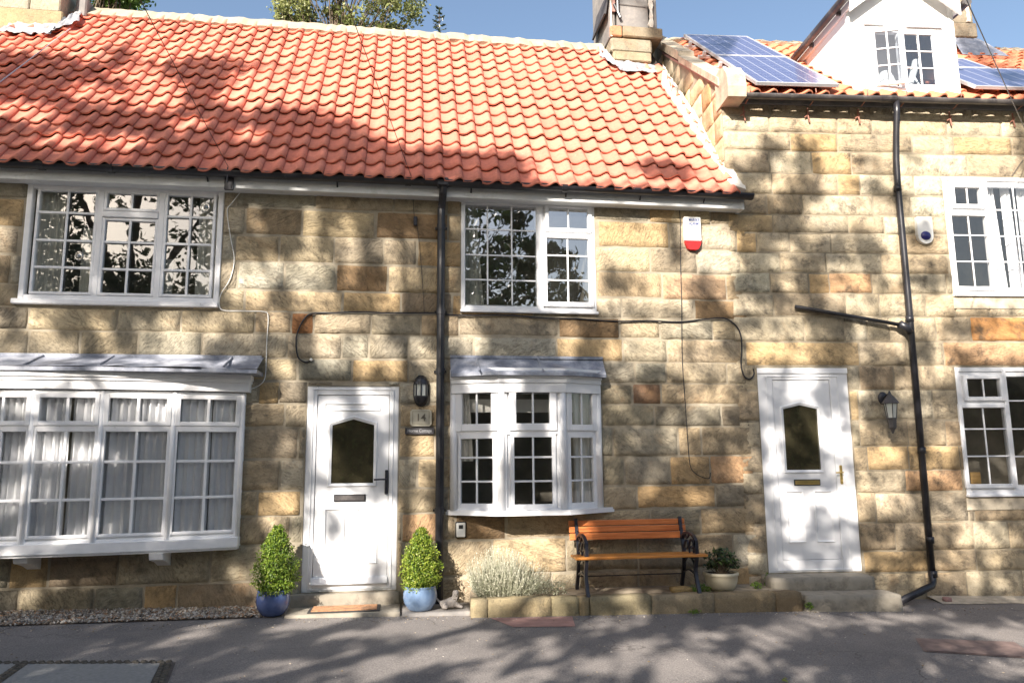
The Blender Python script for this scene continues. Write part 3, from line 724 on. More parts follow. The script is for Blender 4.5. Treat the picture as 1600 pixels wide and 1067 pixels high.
# --- W4: upper centre window
x0,x1,z0,z1 = W4; mb = MB(); mg = MB(); yF = -.004
def XZ(px, py): p = L.P(px, py); return p.x, p.z
ring(mb, x0, x1, z0, z1, .045, yF, .07, .005)
xm0 = xw(838.5,400); xm1 = xw(849,400); mb.box(xm0, xm1, yF+.001, .068, z0+.04, z1-.04, .004)
gx0, gx1 = xw(727.5,400), xw(837,400); gz0, gz1 = zw(780,476), zw(780,322)
ys = [zw(780,q) for q in (359,399,437.5)]
glaze(mb, mg, gx0, gx1, gz0, gz1, [xw(762,400), xw(800,400)], ys, .017, .006, .014)
va = (xw(851,342), xw(924,342), zw(885,363.5), zw(885,320)); ring(mb, *va, .045, yF-.022, .05, .006)
glaze(mb, mg, va[0]+.045, va[1]-.045, va[2]+.045, va[3]-.045, [(va[0]+va[1])/2], [], .017, -.010, .004)
ca = (xw(847,420), xw(927,420), zw(885,480), zw(885,366)); ring(mb, *ca, .055, yF-.022, .05, .006)
glaze(mb, mg, ca[0]+.055, ca[1]-.055, ca[2]+.055, ca[3]-.055, [(ca[0]+ca[1])/2], [zw(885,400), zw(885,438.5)], .017, -.010, .004)
plate(mb, x0+.01, x1-.01, z0+.01, z1-.01, [(gx0,gx1,gz0,gz1),(va[0]+.02,va[1]-.02,va[2]+.02,va[3]-.02),(ca[0]+.02,ca[1]-.02,ca[2]+.02,ca[3]-.02)], .016, .060)
w4 = link('window', mb, M['upvc'], cot); link('pane', mg, M['glass_up'], w4); room(w4, x0, x1, z0, z1)
mb = MB(); mb.box(x0-.01, x1+.012, -.045, .03, z0-.022, z0+.008, .005); link('sill', mb, M['upvc'], w4)
mb = MB(); curtain(mb, gx0-.01, gx0+.17, z0, z1, .13, .02, 3, -.1); linksplit('curtain', mb, M['voile'], w4)

# --- bays: facets in plan
def bay(parent, plan, z0, z1, facets, name='bay_window', mat='upvc', glassm='glass_lo', post=.03):
    """plan: list of (x, depth in front of the wall). facets: per facet list of lights in fractions"""
    fr_ = MB(); gl = MB()
    for (a, b), li in zip(zip(plan[:-1], plan[1:]), facets):
        A = Vector((a[0], -a[1], 0)); B = Vector((b[0], -b[1], 0)); wd = (B-A).length; ux = (B-A)/wd; n_ = Vector((ux.y, -ux.x, 0))
        T = lambda p, A=A, ux=ux, n_=n_: A + ux*p[0] - n_*p[1] + Vector((0,0,p[2]))
        fr_.T = T; gl.T = T; H = z1-z0
        for (f0,f1,t,u,xs,zs,fw,pr) in li:
            xa, xb, za, zb = f0*wd, f1*wd, z1-u*H, z1-t*H
            ring(fr_, xa, xb, za, zb, fw, -pr, .05, .004)
            glaze(fr_, gl, xa+fw, xb-fw, za+fw, zb-fw, [xa+(xb-xa)*q for q in xs], [z1-q*H for q in zs], .026 if mat == 'paint' else .020, (.004 if mat == 'paint' else .010)-pr, .026-pr, .018)
        plate(fr_, .004, wd-.004, z0+.002, z1-.002, [(f0*wd+fw*.5, f1*wd-fw*.5, z1-u*H+fw*.5, z1-t*H-fw*.5) for (f0,f1,t,u,xs,zs,fw,pr) in li], .030, .052)
        fr_.box(-.001, post, .0, .06, z0, z1, .004); fr_.box(wd-post, wd+.001, .001, .06, z0, z1, .004)
        fr_.box(post, wd-post, .0015, .055, z0, z0+.03, .003); fr_.box(post, wd-post, .0015, .055, z1-.03, z1, .003)
        tt = li[0][3]; fr_.box(post, wd-post, .0012, .055, z1-(tt+.012)*H-.02, z1-tt*H+.02, .003)
    for (x, d) in plan:
        fr_.T = None; fr_.smooth = True; fr_.tube([(x,-d+.012,z0),(x,-d+.012,z1)], post*.75, 10); fr_.smooth = False
    fr_.T = None
    for (x, d) in (plan[0], plan[-1]):
        fr_.box(x-.015, x+.015, -d, .01, z0, z1, .002)
    o = link(name, fr_, M[mat], parent); link('pane', gl, M[glassm], o); return o
def offs(plan, d, ex): 
    c = (plan[0][0]+plan[-1][0])/2
    return [(x + (ex if x > c else -ex), max(0, y)+d) for x, y in plan]
def slabplan(mb, plan, z0, z1, inner=.0):
    poly = [(plan[0][0], inner)] + [(x, -y) for x, y in plan] + [(plan[-1][0], inner)]
    mb.prism(poly, 'z', z0, z1)
# centre bay (B3)
z0, z1 = B3[2]+.0, B3[3]
pl3 = [(xw(709,690,-.03), .03), (xw(784,690,-.24), .24), (xw(880,690,-.24), .24), (xw(935,690,-.05), .05)]
def fl(t0=.0):
    H = 1
    return [(.02,.98,.0,.445,[.5],[],.05,.014), (.02,.98,.455,.985,[.5],[.615,.79],.04,.0)]
o3 = bay(cot, pl3, z0, z1-.0, [
    [(.04,.93,.02,.42,[.5],[],.075,.018),(.05,.90,.44,.985,[.5],[.615,.79],.05,.0)],
    [(.12,.90,.02,.42,[.5],[],.075,.018),(.14,.88,.44,.985,[.5],[.615,.79],.04,.0)],
    [(.10,.96,.02,.42,[.5],[],.065,.018),(.12,.94,.44,.985,[.5],[.615,.79],.045,.0)]], post=.055)
ZF = zw(707,590)
mb = MB(); zf1 = L.P(820,582,-.3).z; zf0 = L.P(820,612,-.3).z
for i in range(3):
    slabplan(mb, offs(pl3, .03+.014*i, .03+.006*i), [zf0, zf0+.10, zf0+.145][i], [zf0+.099, zf0+.144, zf1+.05][i])
link('fascia', mb, M['upvc'], o3)
mb = MB(); q = offs(pl3, .10, .02); q = [(q[0][0]-.02,q[0][1]),(q[1][0]-.1,q[1][1]),(q[2][0]+.1,q[2][1]),(q[3][0]+.06,q[3][1])]
zl0 = L.P(820,584,-.36).z; zl1 = zw(820,559.5)
slabplan(mb, q, zl0-.010, zl0+.022)
V = [(q[0][0], 0, zl1)] + [(x,-y,zl0+.02) for x,y in q] + [(q[-1][0],0,zl1)]
mb.add(V + [(0.5*(q[0][0]+q[-1][0]), -.0, zl1)], [(0,1,2,6),(6,2,3),(6,3,4,5)])
for sx in (q[0][0]+.28, q[0][0]+.95): mb.tube([(sx,0,zl1+.005),(sx,-q[1][1],zl0+.03)], .012, 6)
mb.box(q[0][0]-.0, q[-1][0]-.0, -.030, .002, zl1-.01, zl1+.02)
link('lead_roof', mb, M['lead'], o3)
mb = MB(); s3 = [(B3[0]-.07,.0),(pl3[1][0]-.06,.34),(pl3[2][0]+.04,.34),(xw(960,797),.0)]
slabplan(mb, s3, z0-.045, z0+.005, .02); link('sill', mb, M['upvc'], o3)
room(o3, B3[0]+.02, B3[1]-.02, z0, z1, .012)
mb = MB(); curtain(mb, B3[1]-.28, B3[1]-.08, z0, z1, -.02, .015, 3); curtain(mb, B3[0]+.10, B3[0]+.19, z0+.5, z1, -.02, .012, 2, -.05); linksplit('curtain', mb, M['voile'], o3)
mb = MB(); mb.box(B3[0]+.15, B3[1]-.15, .02, .03, z1-.38, z1-.24); link('blind', mb, M['voile'], o3)
# left bay (B2)
z0, z1 = B2[2], B2[3]-.03
xe = B2[1]
pl2 = [(xe-4*.778-.02, .22), (xe-3*.778, .37), (xw(44,720,-.37), .37), (xw(153,720,-.33), .33), (xw(267,720,-.24), .24), (xe, .09)]
rows = [.465,.65]
lv = lambda: [(.03,.97,.02,.235,[.5],[],.042,.012),(.03,.97,.255,.965,[.5],[.475,.72],.028,.0)]
o2 = bay(cot, pl2, z0, z1, [lv() for _ in range(5)], mat='paint', glassm='glass_lo', post=.032)
mb = MB(); zf0 = L.P(200,608,-.36).z; 
pf = offs(pl2, .03, .05)
for i in range(3): slabplan(mb, offs(pl2, .035+.016*i, .06+.01*i), zf0+[0,.085,.115][i], zf0+[.084,.114,.17][i])
link('fascia', mb, M['paint'], o2)
mb = MB(); zl0 = zf0+.19; q = offs(pl2, .11, .17); zl1 = zw(200,557)
q = [(q[0][0],q[0][1])]+[(x,.46) for x in (-4.9,-4.2,-3.5,-2.8)]+[(q[-1][0]-.25,.40),(q[-1][0],.34)]
slabplan(mb, q, zl0-.025, zl0+.012)
n_ = 60; V = []
for i in range(n_+1):
    x = q[0][0]+(q[-1][0]-q[0][0])*i/n_; k = .02*noise.noise(Vector((x*1.7,4,1)))
    for t in (0,.33,.66,1): V.append((x, -.45*t if x < -1.9 else -.34*t, zl1+(zl0+.02-zl1)*t + k*(1-t)*.6 + .012*noise.noise(Vector((x*5,t*4,7)))))
mb.smooth = True; mb.add(V, [(i*4+k, i*4+k+1, (i+1)*4+k+1, (i+1)*4+k) for i in range(n_) for k in range(3)]); mb.smooth = False
for px in (52, 165, 355): x = xw(px,575,-.2); mb.tube([(x,0,zl1+.006),(x+.02,-.42,zl0+.03)], .013, 6)
mb.box(q[0][0], q[-1][0]-.02, -.030, .002, zl1-.02, zl1+.02)
link('lead_roof', mb, M['lead'], o2)
mb = MB(); slabplan(mb, offs(pl2, .05, .02), z0-.085, z0+.004, .02); slabplan(mb, offs(pl2, .025, .01), z0-.11, z0-.086, .02); link('sill', mb, M['paint'], o2)
for px in (36, 246):
    mb = MB(); x = xw(px,858,-.25); mb.prism([(-.30,z0-.11),(0,z0-.11),(0,z0-.26),(-.12,z0-.21),(-.28,z0-.17)], 'x', x-.06, x+.06); link('bracket', mb, M['paint'], o2)
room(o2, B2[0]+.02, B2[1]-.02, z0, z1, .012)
random.seed(3)
for a, b in zip(pl2[:-1], pl2[1:]):
    mb = MB(); g = .02; 
    xa, xb = a[0]+.05, b[0]-.03
    T = lambda p, a=a, b=b: (p[0], p[1] - (a[1]+(b[1]-a[1])*(p[0]-a[0])/(b[0]-a[0])) + .075, p[2])
    mb.T = T; curtain(mb, xa-.03, xa+(xb-xa)*.50, z0+.02, z1, 0, .024, 4); link('curtain', mb, M['curtain'], o2); mb = MB(); mb.T = T; curtain(mb, xa+(xb-xa)*.51, xb+.02, z0+.02, z1, .004, .024, 4); link('curtain', mb, M['curtain'], o2)
# under-bay wall darkening comes from real shade only

# --- doors
def door(parent, rect, sx0, sx1, st, sb, gx0, gx1, ga, gs, gb, lx0, lx1, lt, lb, hx, ht, hb, lev, pans, dark, top_strip=False, handle='black', plate='black'):
    x0,x1,z0,z1 = rect; w = x1-x0; h = z1-z0; X = lambda f: x0+w*f; Z = lambda f: z1-h*f
    mb = MB(); yF = .012
    # outer frame
    mb.box(X(0), X(sx0), yF, .09, z0, z1, .006); mb.box(X(sx1), X(1), yF, .09, z0, z1, .006)
    mb.box(X(sx0)-.001, X(sx1)+.001, yF+.001, .088, Z(st), z1-.001, .006); mb.box(X(sx0)-.001, X(sx1)+.001, yF+.002, .088, z0+.001, Z(sb), .006)
    # stepped inner bead of the frame
    ring(mb, X(sx0*.55), X(1-(1-sx1)*.55), z0+.02, z1-.03 - (.06 if top_strip else 0), .012, yF-.010, yF+.004, .003)
    if top_strip: mb.box(X(0), X(1), yF-.014, yF+.01, z1-.062, z1-.0, .004)
    fro = mb
    dr = MB()
    # slab: pieces around the hexagonal glass
    a0, a1, t, u = X(sx0)+.006, X(sx1)-.006, Z(st)-.006, Z(sb)+.006
    ys, ye_ = yF+.012, .07
    gX0, gX1, gA, gS, gB = X(gx0), X(gx1), Z(ga), Z(gs), Z(gb); cx = (gX0+gX1)/2
    out = [(a0,u),(a1,u),(a1,t),(a0,t)]; hole = [(gX0,gB),(gX1,gB),(gX1,gS),(cx,gA),(gX0,gS)]
    V = [(p[0],ys,p[1]) for p in out]+[(p[0],ys,p[1]) for p in hole]
    dr.add(V, [(0,1,5,4),(1,2,6,5),(2,7,6),(2,3,7),(3,8,7),(3,0,4,8)])
    dr.add([(p[0],ys,p[1]) for p in hole]+[(p[0],ye_,p[1]) for p in hole], [(i,(i+1)%5,5+(i+1)%5,5+i) for i in range(5)])
    dr.add([(p[0],ys,p[1]) for p in out]+[(p[0],ye_,p[1]) for p in out], [(i,4+i,4+(i+1)%4,(i+1)%4) for i in range(4)])
    # moulding around the glass
    def hexr(e, y): return [(gX0-e,y,gB-e),(gX1+e,y,gB-e),(gX1+e,y,gS+e*.7),(cx,y,gA+e*1.05),(gX0-e,y,gS+e*.7)]
    A, B_, C_ = hexr(.035, ys), hexr(.022, ys-.016), hexr(-.004, ys-.004)
    dr.add(A+B_+C_, [(i,(i+1)%5,5+(i+1)%5,5+i) for i in range(5)]+[(5+i,5+(i+1)%5,10+(i+1)%5,10+i) for i in range(5)])
    for (p0,p1,q0,q1,arch) in pans:   # raised panels
        e = .016; xx0, xx1, zz0, zz1 = X(p0), X(p1), Z(q1), Z(q0)
        O_ = [(xx0,ys,zz0),(xx1,ys,zz0),(xx1,ys,zz1),(xx0,ys,zz1)]
        I1 = [(xx0+e*.5,ys-.016,zz0+e*.5),(xx1-e*.5,ys-.016,zz0+e*.5),(xx1-e*.5,ys-.016,zz1-e*.5),(xx0+e*.5,ys-.016,zz1-e*.5)]
        I2 = [(xx0+e*1.4,ys-.001,zz0+e*1.4),(xx1-e*1.4,ys-.001,zz0+e*1.4),(xx1-e*1.4,ys-.001,zz1-e*1.4),(xx0+e*1.4,ys-.001,zz1-e*1.4)]
        dr.add(O_+I1+I2+[], [(i,(i+1)%4,4+(i+1)%4,4+i) for i in range(4)]+[(4+i,4+(i+1)%4,8+(i+1)%4,8+i) for i in range(4)])
    do = link('door', dr, M['upvc'], parent)
    link('door_frame', fro, M['upvc'], do)
    g = MB(); g.add([(p[0],ys+.012,p[1]) for p in hole], [(0,1,2,3,4)]); link('pane', g, M['glass_door'], do)
    ho = room(do, x0+.02, x1-.02, z0+.02, z1-.02, .095, 1.2); ho.name = 'hall_interior'
    lb_ = MB(); lb_.box(X(lx0),X(lx1),ys-.012,ys-.002,Z(lb),Z(lt),.004); lo = link('letterbox', lb_, M['black'], do)
    lb_ = MB(); lb_.box(X(lx0)+.012,X(lx1)-.012,ys-.020,ys-.0125,Z(lb)+.012,Z(lt)-.010,.003)
    link('letterbox_flap', lb_, M['brass'] if handle == 'brass' else M['greypipe'], lo)
    hm = MB(); hc = X(hx); hw = .016
    hm.box(hc-hw, hc+hw, ys-.024, ys-.011, Z(hb), Z(ht), .006)
    lz = Z(ht+(hb-ht)*.38)
    hm.tube([(hc,ys-.02,lz),(hc,ys-.06,lz),(hc-.02,ys-.066,lz),(X(lev),ys-.062,lz-.002)], .009, 8); hm.ball(hc,ys-.02,Z(hb)+.04,.007,.01,.009,8,6)
    link('handle', hm, M['brass'] if handle == 'brass' else M['iron'], do)
    return do, X, Z
d1, X, Z = door(cot, D1, .11,.90,.045,.965, .275,.735,.165,.195,.485, .315,.655,.537,.573, .875,.42,.54,.74, [(.22,.44,.605,.873,0),(.56,.79,.605,.873,0),(.185,.80,.085,.125,0)] , 0)
mb = MB(); mb.prism([(-.03,Z(.962)),(.03,Z(.962)),(.03,Z(.93)),(-.005,Z(.935))], 'x', X(.10), X(.90)); link('weather_bar', mb, M['upvc'], d1)

# ================================================================== RIGHT HOUSE
xr = lambda px, py, Y=0.0: R.P(px, py, Y).x
zr = lambda px, py, Y=0.0: R.P(px, py, Y).z
hou = thing('stone_house', 'taller pale sandstone house with white gabled dormer and solar panels on its roof', 'house', (1, 0, 0), R)
ZR = [-.35, .18, .41, .71, 1.04, 1.28, 1.55, 1.84, 2.18, 2.46, 2.74, 3.03, 3.30, 3.54, 3.78, 4.02, 4.24, 4.49, 4.75, 5.03, 5.26, 5.46, 5.66]
W5 = (2.66, 4.35, zr(1491,461), zr(1474,276))
W6 = (xr(1501,673), 4.35, 1.0, 2.443)
D2 = (xr(1192,735), xr(1336,735), zr(1270,894), zr(1250,575))
specR = [sp(R,*a) for a in [(1235,1308,222,'ochre'),(1490,1580,228,'ochre'),(1310,1345,304,'ochre'),(1296,1362,442,'orange'),(1517,1700,515,'deep'),(1475,1700,553,'orange'),(1165,1343,553,'lintel'),
     (1415,1505,757,'orange'),(1420,1500,715,'ochre'),(1350,1450,878,'ochre'),(1268,1330,250,'ochre'),(1150,1182,372,'ochre')]]
stone_wall(R, 0, 6.0, ZR, [W5, W6, D2], specR, PALR, 'wall', hou, M['stoneR'], M['mortarR'], .40, .95, gap=.004, seed=23)
# gable wall facing left, above the cottage roof
random.seed(31); gm = MB(); gb = MB()
THR = rad(40)
def zc(y): return 5.83 + (y)*.765       # line under the coping
gm.T = None
for r in range(14):
    z = 4.3+r*.3; z2 = z+.3; y = .0 
    y = 0
    while y < 3.2:
        w_ = random.uniform(.25,.6); ya, yb = y, y+w_; y += w_
        if z > zc(yb)-.05: continue
        zt = min(z2, zc(ya)+.05)
        tmp = MB(); block(tmp, ya+.006, yb-.006, z+.006, zt-.006, pick([((.52,.43,.29),3),((.56,.48,.36),3),((.46,.34,.2),1)]), .005, cell=.08)
        gm.col = tmp.col; gm.smooth = True; gm.add([(q_[1], q_[0], q_[2]) for q_ in tmp.v], [f[::-1] for f in tmp.f])
gw = link('gable_wall', gm, M['gable'], hou)
gb.add([(.010,0,4.2),(.010,3.2,4.2),(.010,3.2,zc(3.2)),(.010,0,zc(0))], [(0,1,2,3)]); link('mortar', gb, M['mortar'], gw)
mb = MB(); random.seed(8)
yy = -.05
y_ = .0
segs = [(-.02,.42),(.43,.98),(.99,1.45),(1.46,2.25),(2.26,3.0)]
for i, (a, b) in enumerate(segs):
    o = .0 if i < 3 else .03; th_ = .11 if i < 3 else .15
    mb.prism([(a,zc(a)+.01+o),(b,zc(b)+.01+o),(b,zc(b)+th_+o),(a,zc(a)+th_+o)], 'x', -.035, .20)
cp = link('coping', mb, M['coping'], hou)
mb = MB(); mb.prism([(-.28,5.56),(.12,5.56),(.12,5.98),(-.02,6.02),(-.16,5.98),(-.27,5.84),(-.30,5.68)], 'x', -.02, .20); link('kneeler', mb, M['coping'], cp)
mb = MB(); mb.prism([(.02,zc(.02)-.03),(2.3,zc(2.3)-.03),(2.3,zc(2.3)+.008),(.02,zc(.02)+.008)], 'x', -.015, .15); link('brick_bed', mb, M['terracotta'], cp)
# roof
yeR, zeR = -.17, 5.655; rm = MB(); random.seed(9)
cR, sR = math.cos(THR), math.sin(THR)
pantiles(rm, .20, 28, yeR, zeR-.03, THR, 3.62, .29, .208, lambda x, d: not (1.72 < x < 2.98 and d > .35 and d < 2.2), base=(.59,.225,.13))
rfr = link('roof', rm, M['tile'], hou)
def rpR(x, d, o=0): return Vector((x, yeR+d*cR-o*sR, zeR-.03+d*sR+o*cR))
mb = MB(); slab_strip(mb, (rpR(.2,3.42,.01), rpR(6,3.42,.01)), (rpR(.2,3.66,0), rpR(6,3.66,0)), .06, (0,-sR,cR), .012, 80); mb.box(.0,6,rpR(0,3.64).y,rpR(0,3.64).y+.3,rpR(0,3.64).z-.3,rpR(0,3.64).z+.06,.02)
link('ridge', mb, M['ridge'], rfr)
# gutter with iron hooks
mb = MB(); gutter(mb, .02, 6.0, -.205, 5.625, .052)
for px in (1386,): x = xr(px,160,-.2); P_ = [(-.205+.062*math.cos(math.pi+math.pi*k/8), 5.632+.062*math.sin(math.pi+math.pi*k/8)) for k in range(9)]; mb.prism(P_, 'x', x-.10, x+.10)
link('gutter', mb, M['greypipe'], hou)
mb = MB(); mb.box(.0, 6.0, -.03, .0, 5.60, 5.66, .004); mb.box(.0,6.0,-.14,-.0,5.66,5.675); link('eaves_board', mb, M['slateclad'], hou)
for px in (1170,1272,1352,1413,1497,1597):
    x = xr(px,160,-.2); mb = MB(); mb.tube([(x,-.262,5.69),(x,-.268,5.64),(x,-.22,5.585),(x,-.10,5.56)], .006, 6)
    mb.tube([(x,-.03,5.56),(x+.0,-.035,5.45),(x+.015,-.03,5.38)], .010, 6); mb.tube([(x-.045,-.035,5.44),(x+.0,-.04,5.47),(x+.02,-.035,5.50)], .008, 5); link('gutter_hook', mb, M['copper'], hou)
# downpipe with elbow
mb = MB(); px0 = xr(1386,175); px1 = 2.035; mb.smooth = True
mb.tube([(px0,-.205,5.60),(px0,-.19,5.45),(px0,-.13,5.15),(px0,-.095,4.9),(px0,-.08,4.6),(px0,-.08,3.2),(px1,-.08,.16)], .036, 12)
mb.tube([(px1,-.08,.20),(px1-.002,-.085,.09),(px1-.05,-.12,.05),(xr(1398,928,-.45),-.45,-.06)], .038, 12)
for z in (4.55, 2.99, 1.5, .53, .17): mb.tube([(px1+(.01 if z < 4 else .008),-.08,z-.035),(px1+.01,-.08,z+.035)], .044, 12)
dpp = link('downpipe', mb, M['black'], hou)
mb = MB(); a = R.P(1412,510,-.09); b = R.P(1243,478,-.06); c2 = R.P(1405,502,-.09)
mb.smooth = True; mb.tube([(px1,-.08,a.z-.07),(px1-.04,-.085,a.z-.015),(px1-.12,-.085,a.z+.03)], .045, 10); mb.tube([(px1-.08,-.085,a.z+.015),(b.x,-.05,b.z-.005)], .022, 8); mb.tube([(px1-.25,-.06,a.z+.055),(b.x+.05,-.03,b.z+.005)], .012, 8)
link('branch_pipe', mb, M['black'], dpp)
# solar panels
def pv(label, x0, x1, d0, d1, grp='solar panels on the taller house'):
    t = thing('solar_panel', label, 'solar panel', rpR(x0, d0, .15), R, grp)
    mb = MB(); T = lambda p: rpR(p[0], p[1], p[2]); mb.T = T
    o = .155
    mb.box(x0, x0+.03, d0, d1, o-.04, o+.002, .003); mb.box(x1-.03, x1, d0, d1, o-.04, o+.002, .003); mb.box(x0+.029, x1-.029, d0+.001, d0+.03, o-.04, o+.001, .003); mb.box(x0+.029, x1-.029, d1-.03, d1-.001, o-.04, o+.001, .003)
    link('panel_frame', mb, M['alu'], t)
    me = MB(); me.T = T; me.box(x0+.028, x1-.028, d0+.028, d1-.028, o-.03, o-.002)
    ob = link('cells', me, M['pv'], t); uv = ob.data.uv_layers.new(name='UVMap')
    A = rpR(x0,d0,o); ux = Vector((1,0,0)); uy = Vector((0,cR,sR)); O = ORI[ob.name]
    for lp in ob.data.loops:
        q_ = ob.data.vertices[lp.vertex_index].co + O - A; uv.data[lp.index].uv = (q_.dot(ux)/(x1-x0), q_.dot(uy)/(d1-d0))
    return t
pv('blue solar panel lower of the pair left of the dormer', .345, 1.345, .03, 1.70)
pv('blue solar panel upper of the pair left of the dormer', .345, 1.355, 1.72, 3.38)
pv('blue solar panel lower of the pair right of the dormer', 3.10, 4.45, .15, 1.32)
pv('blue solar panel half hidden behind the dormer, upper right', 3.05, 4.05, 1.34, 2.0)
for i, d in enumerate((.45, 1.2, 1.95, 2.7)):
    mb = MB(); mb.T = lambda p: rpR(p[0], p[1], p[2]); mb.box(.19,.37,d-.02,d+.02,.06,.10,.004); mb.box(.25,.29,d-.03,d+.03,.10,.155,.004); link('panel_rail_bracket', mb, M['alu'], rfr)
# dormer
dx0, dx1 = 1.665, 3.02; yD = .03; zD = 5.80; zE = 6.98; xc = (dx0+dx1)/2; zA = zE+.52
dm = MB()
wx = [(R.P(1355,60,yD).x, R.P(1410,60,yD).x), (R.P(1412,60,yD).x, R.P(1478,60,yD).x)]
oz0, oz1 = R.P(1410,138,yD).z, R.P(1410,47,yD).z; ox0, ox1 = 1.94, 2.80
def fq(a,b,c,d): dm.quad((a,yD,c),(b,yD,c),(b,yD,d),(a,yD,d))
fq(dx0,ox0,zD,zE); fq(ox1,dx1,zD,zE); fq(ox0,ox1,zD,oz0); fq(ox0,ox1,oz1,zE)
dm.add([(dx0,yD,zE),(dx1,yD,zE),(xc,yD,zA)], [(0,1,2)])
for x in (dx0, dx1): dm.add([(x,yD,zD-.3),(x,yD,zE),(x,1.6,zE),(x,1.6,zD-.3)], [(0,1,2,3)])
for (a,b,c,d) in ((ox0,ox0,oz0,oz1),(ox1,ox1,oz0,oz1)): dm.quad((a,yD,c),(a,yD+.1,c),(a,yD+.1,d),(a,yD,d))
dm.quad((ox0,yD,oz0),(ox1,yD,oz0),(ox1,yD+.1,oz0),(ox0,yD+.1,oz0)); dm.quad((ox0,yD,oz1),(ox1,yD,oz1),(ox1,yD+.1,oz1),(ox0,yD+.1,oz1))
dm.box(dx0-.012, dx0+.05, yD-.012, yD+.03, zD, zE); dm.box(dx1-.05, dx1+.012, yD-.012, yD+.03, zD, zE)
dor = link('dormer', dm, M['cheek'], hou)
mb = MB()
sl_ = (zA-zE)/(xc-dx0); oh = .03; yf = yD-.14
for sg in (-1, 1):
    e_ = xc+sg*(xc-dx0+oh); ze_ = zE-oh*sl_
    mb.prism([(xc,zA+.02),(e_,ze_+.02),(e_,ze_-.16),(xc+sg*.55,zA-.55*sl_-.16),(xc,zA-.17)] if sg < 0 else [(xc,zA+.02),(xc,zA-.17),(xc+sg*.55,zA-.55*sl_-.16),(e_,ze_-.16),(e_,ze_+.02)], 'y', yf, yf+.025)
    mb.add([(xc,yf,zA-.0),(e_,yf,ze_),(e_,1.75,ze_),(xc,1.75,zA)], [(0,1,2,3)])
    mb.box(min(e_, e_-sg*.02), max(e_, e_-sg*.02), yf+.02, 1.45, ze_-.10, ze_+.02)
    mb.add([(e_,yf+.02,ze_-.1),(e_,1.5,ze_-.1),(xc+sg*(xc-dx0),1.5,zE-.12),(xc+sg*(xc-dx0),yf+.02,zE-.12)], [(0,1,2,3)])
link('bargeboard', mb, M['cheek'], dor)
mb = MB()
for sg in (-1, 1):
    mb.T = (lambda p, sg=sg: (xc+sg*(xc-dx0+.07)+ (p[0])*1, p[1], p[2]+6.935))
    pts = [(0+.012*sg,yf-.03,.0),(0+.012*sg,1.30,.0)]
    mb.tube([(.03*sg,yf-.04,.02),(.03*sg,1.28,.02)], .052, 14)
mb.T = None; mb.smooth = True
for sg in (-1,1):
    for y in (.12, .85): mb.box(xc+sg*(xc-dx0+.05)-.03, xc+sg*(xc-dx0+.05)+.03, y-.015, y+.015, 6.88, 6.95)
linksplit('gutter', mb, M['greypipe'], dor)
mb = MB(); mb.T = lambda p: p; 
for sg in (-1,1):
    e_ = xc+sg*(xc-dx0+oh+.03)
    n_=14; V=[]
    mb.col=(.56,.2,.1,.5); mb.add([(xc,yf-.02,zA+.05),(e_,yf-.02,zE-oh*sl_+.06),(e_,1.7,zE-oh*sl_+.06),(xc,1.7,zA+.05)],[(0,1,2,3)]); mb.add([(xc,yf-.02,zA+.02),(e_,yf-.02,zE-oh*sl_+.025),(e_,yf-.02,zE-oh*sl_+.06),(xc,yf-.02,zA+.05)],[(0,1,2,3)])
link('dormer_roof', mb, M['tile'], dor)
# dormer windows
def wingrid(mb, mg, x0,x1,z0,z1, fw, nx, nz, y): ring(mb,x0,x1,z0,z1,fw,y,y+.04,.004); glaze(mb,mg,x0+fw,x1-fw,z0+fw,z1-fw,eq(x0+fw,x1-fw,nx),eq(z0+fw,z1-fw,nz),.018,y+.006,y+.018)
mb = MB(); mg = MB(); ring(mb, ox0, ox1, oz0, oz1, .03, yD+.01, yD+.08, .003); xm = R.P(1411,95,yD).x
mb.box(xm-.03, xm+.015, yD+.008, yD+.078, oz0+.02, oz1-.02, .003)
hx_ = xm-.02; ang = rad(-14)
def TT(p): 
    dx = p[0]-ox0-.02; return (ox0+.02+dx*math.cos(ang)+(p[1]-yD)*math.sin(-ang)*0, p[1]+dx*math.sin(ang), p[2])
mb.T = TT; mg.T = TT; wingrid(mb, mg, ox0+.02, xm-.03, oz0+.02, oz1-.02, .035, 2, 3, yD-.01); mb.T = None; mg.T = None
wingrid(mb, mg, xm+.015, ox1-.025, oz0+.025, oz1-.025, .03, 2, 3, yD+.0)
mb.box(R.P(1349,40,yD).x, R.P(1379,40,yD).x, yD-.03, yD, oz1+.045, oz1+.065); mb.box(R.P(1415,43,yD).x, R.P(1470,43,yD).x, yD-.03, yD, oz1+.03, oz1+.05)
dw = link('dormer_window', mb, M['upvc'], dor); link('pane', mg, M['glass_dorm'], dw)
mb = MB(); mb.box(ox0,ox1,yD+.5,yD+.52,oz0-.1,oz1+.1); mb.quad((ox0,yD+.1,oz0),(ox1,yD+.1,oz0),(ox1,yD+.5,oz0),(ox0,yD+.5,oz0)); link('room_interior', mb, simple('grey_room', (.30,.33,.38), .9, .1), dw)
mb = MB(); mb.smooth = True; lx = xm-.11; mb.lathe([(.0,.30),(.05,.305),(.07,.28),(.10,.20),(.13,.12),(.14,.0),(.0,0)], lx, yD+.22, 16, oz0+.02); link('lamp_shade', mb, M['whiteplastic'], dw)
mb = MB(); mb.tube([(xm+.14,yD+.2,oz0),(xm+.34,yD+.25,oz0+.5)], [.03,.05], 10); mb.tube([(xm+.24,yD+.2,oz0+.3),(xm+.34,yD+.15,oz0)], .012, 6); mb.tube([(xm+.24,yD+.2,oz0+.3),(xm+.18,yD+.3,oz0)], .012, 6); link('telescope', mb, M['whiteplastic'], dw)
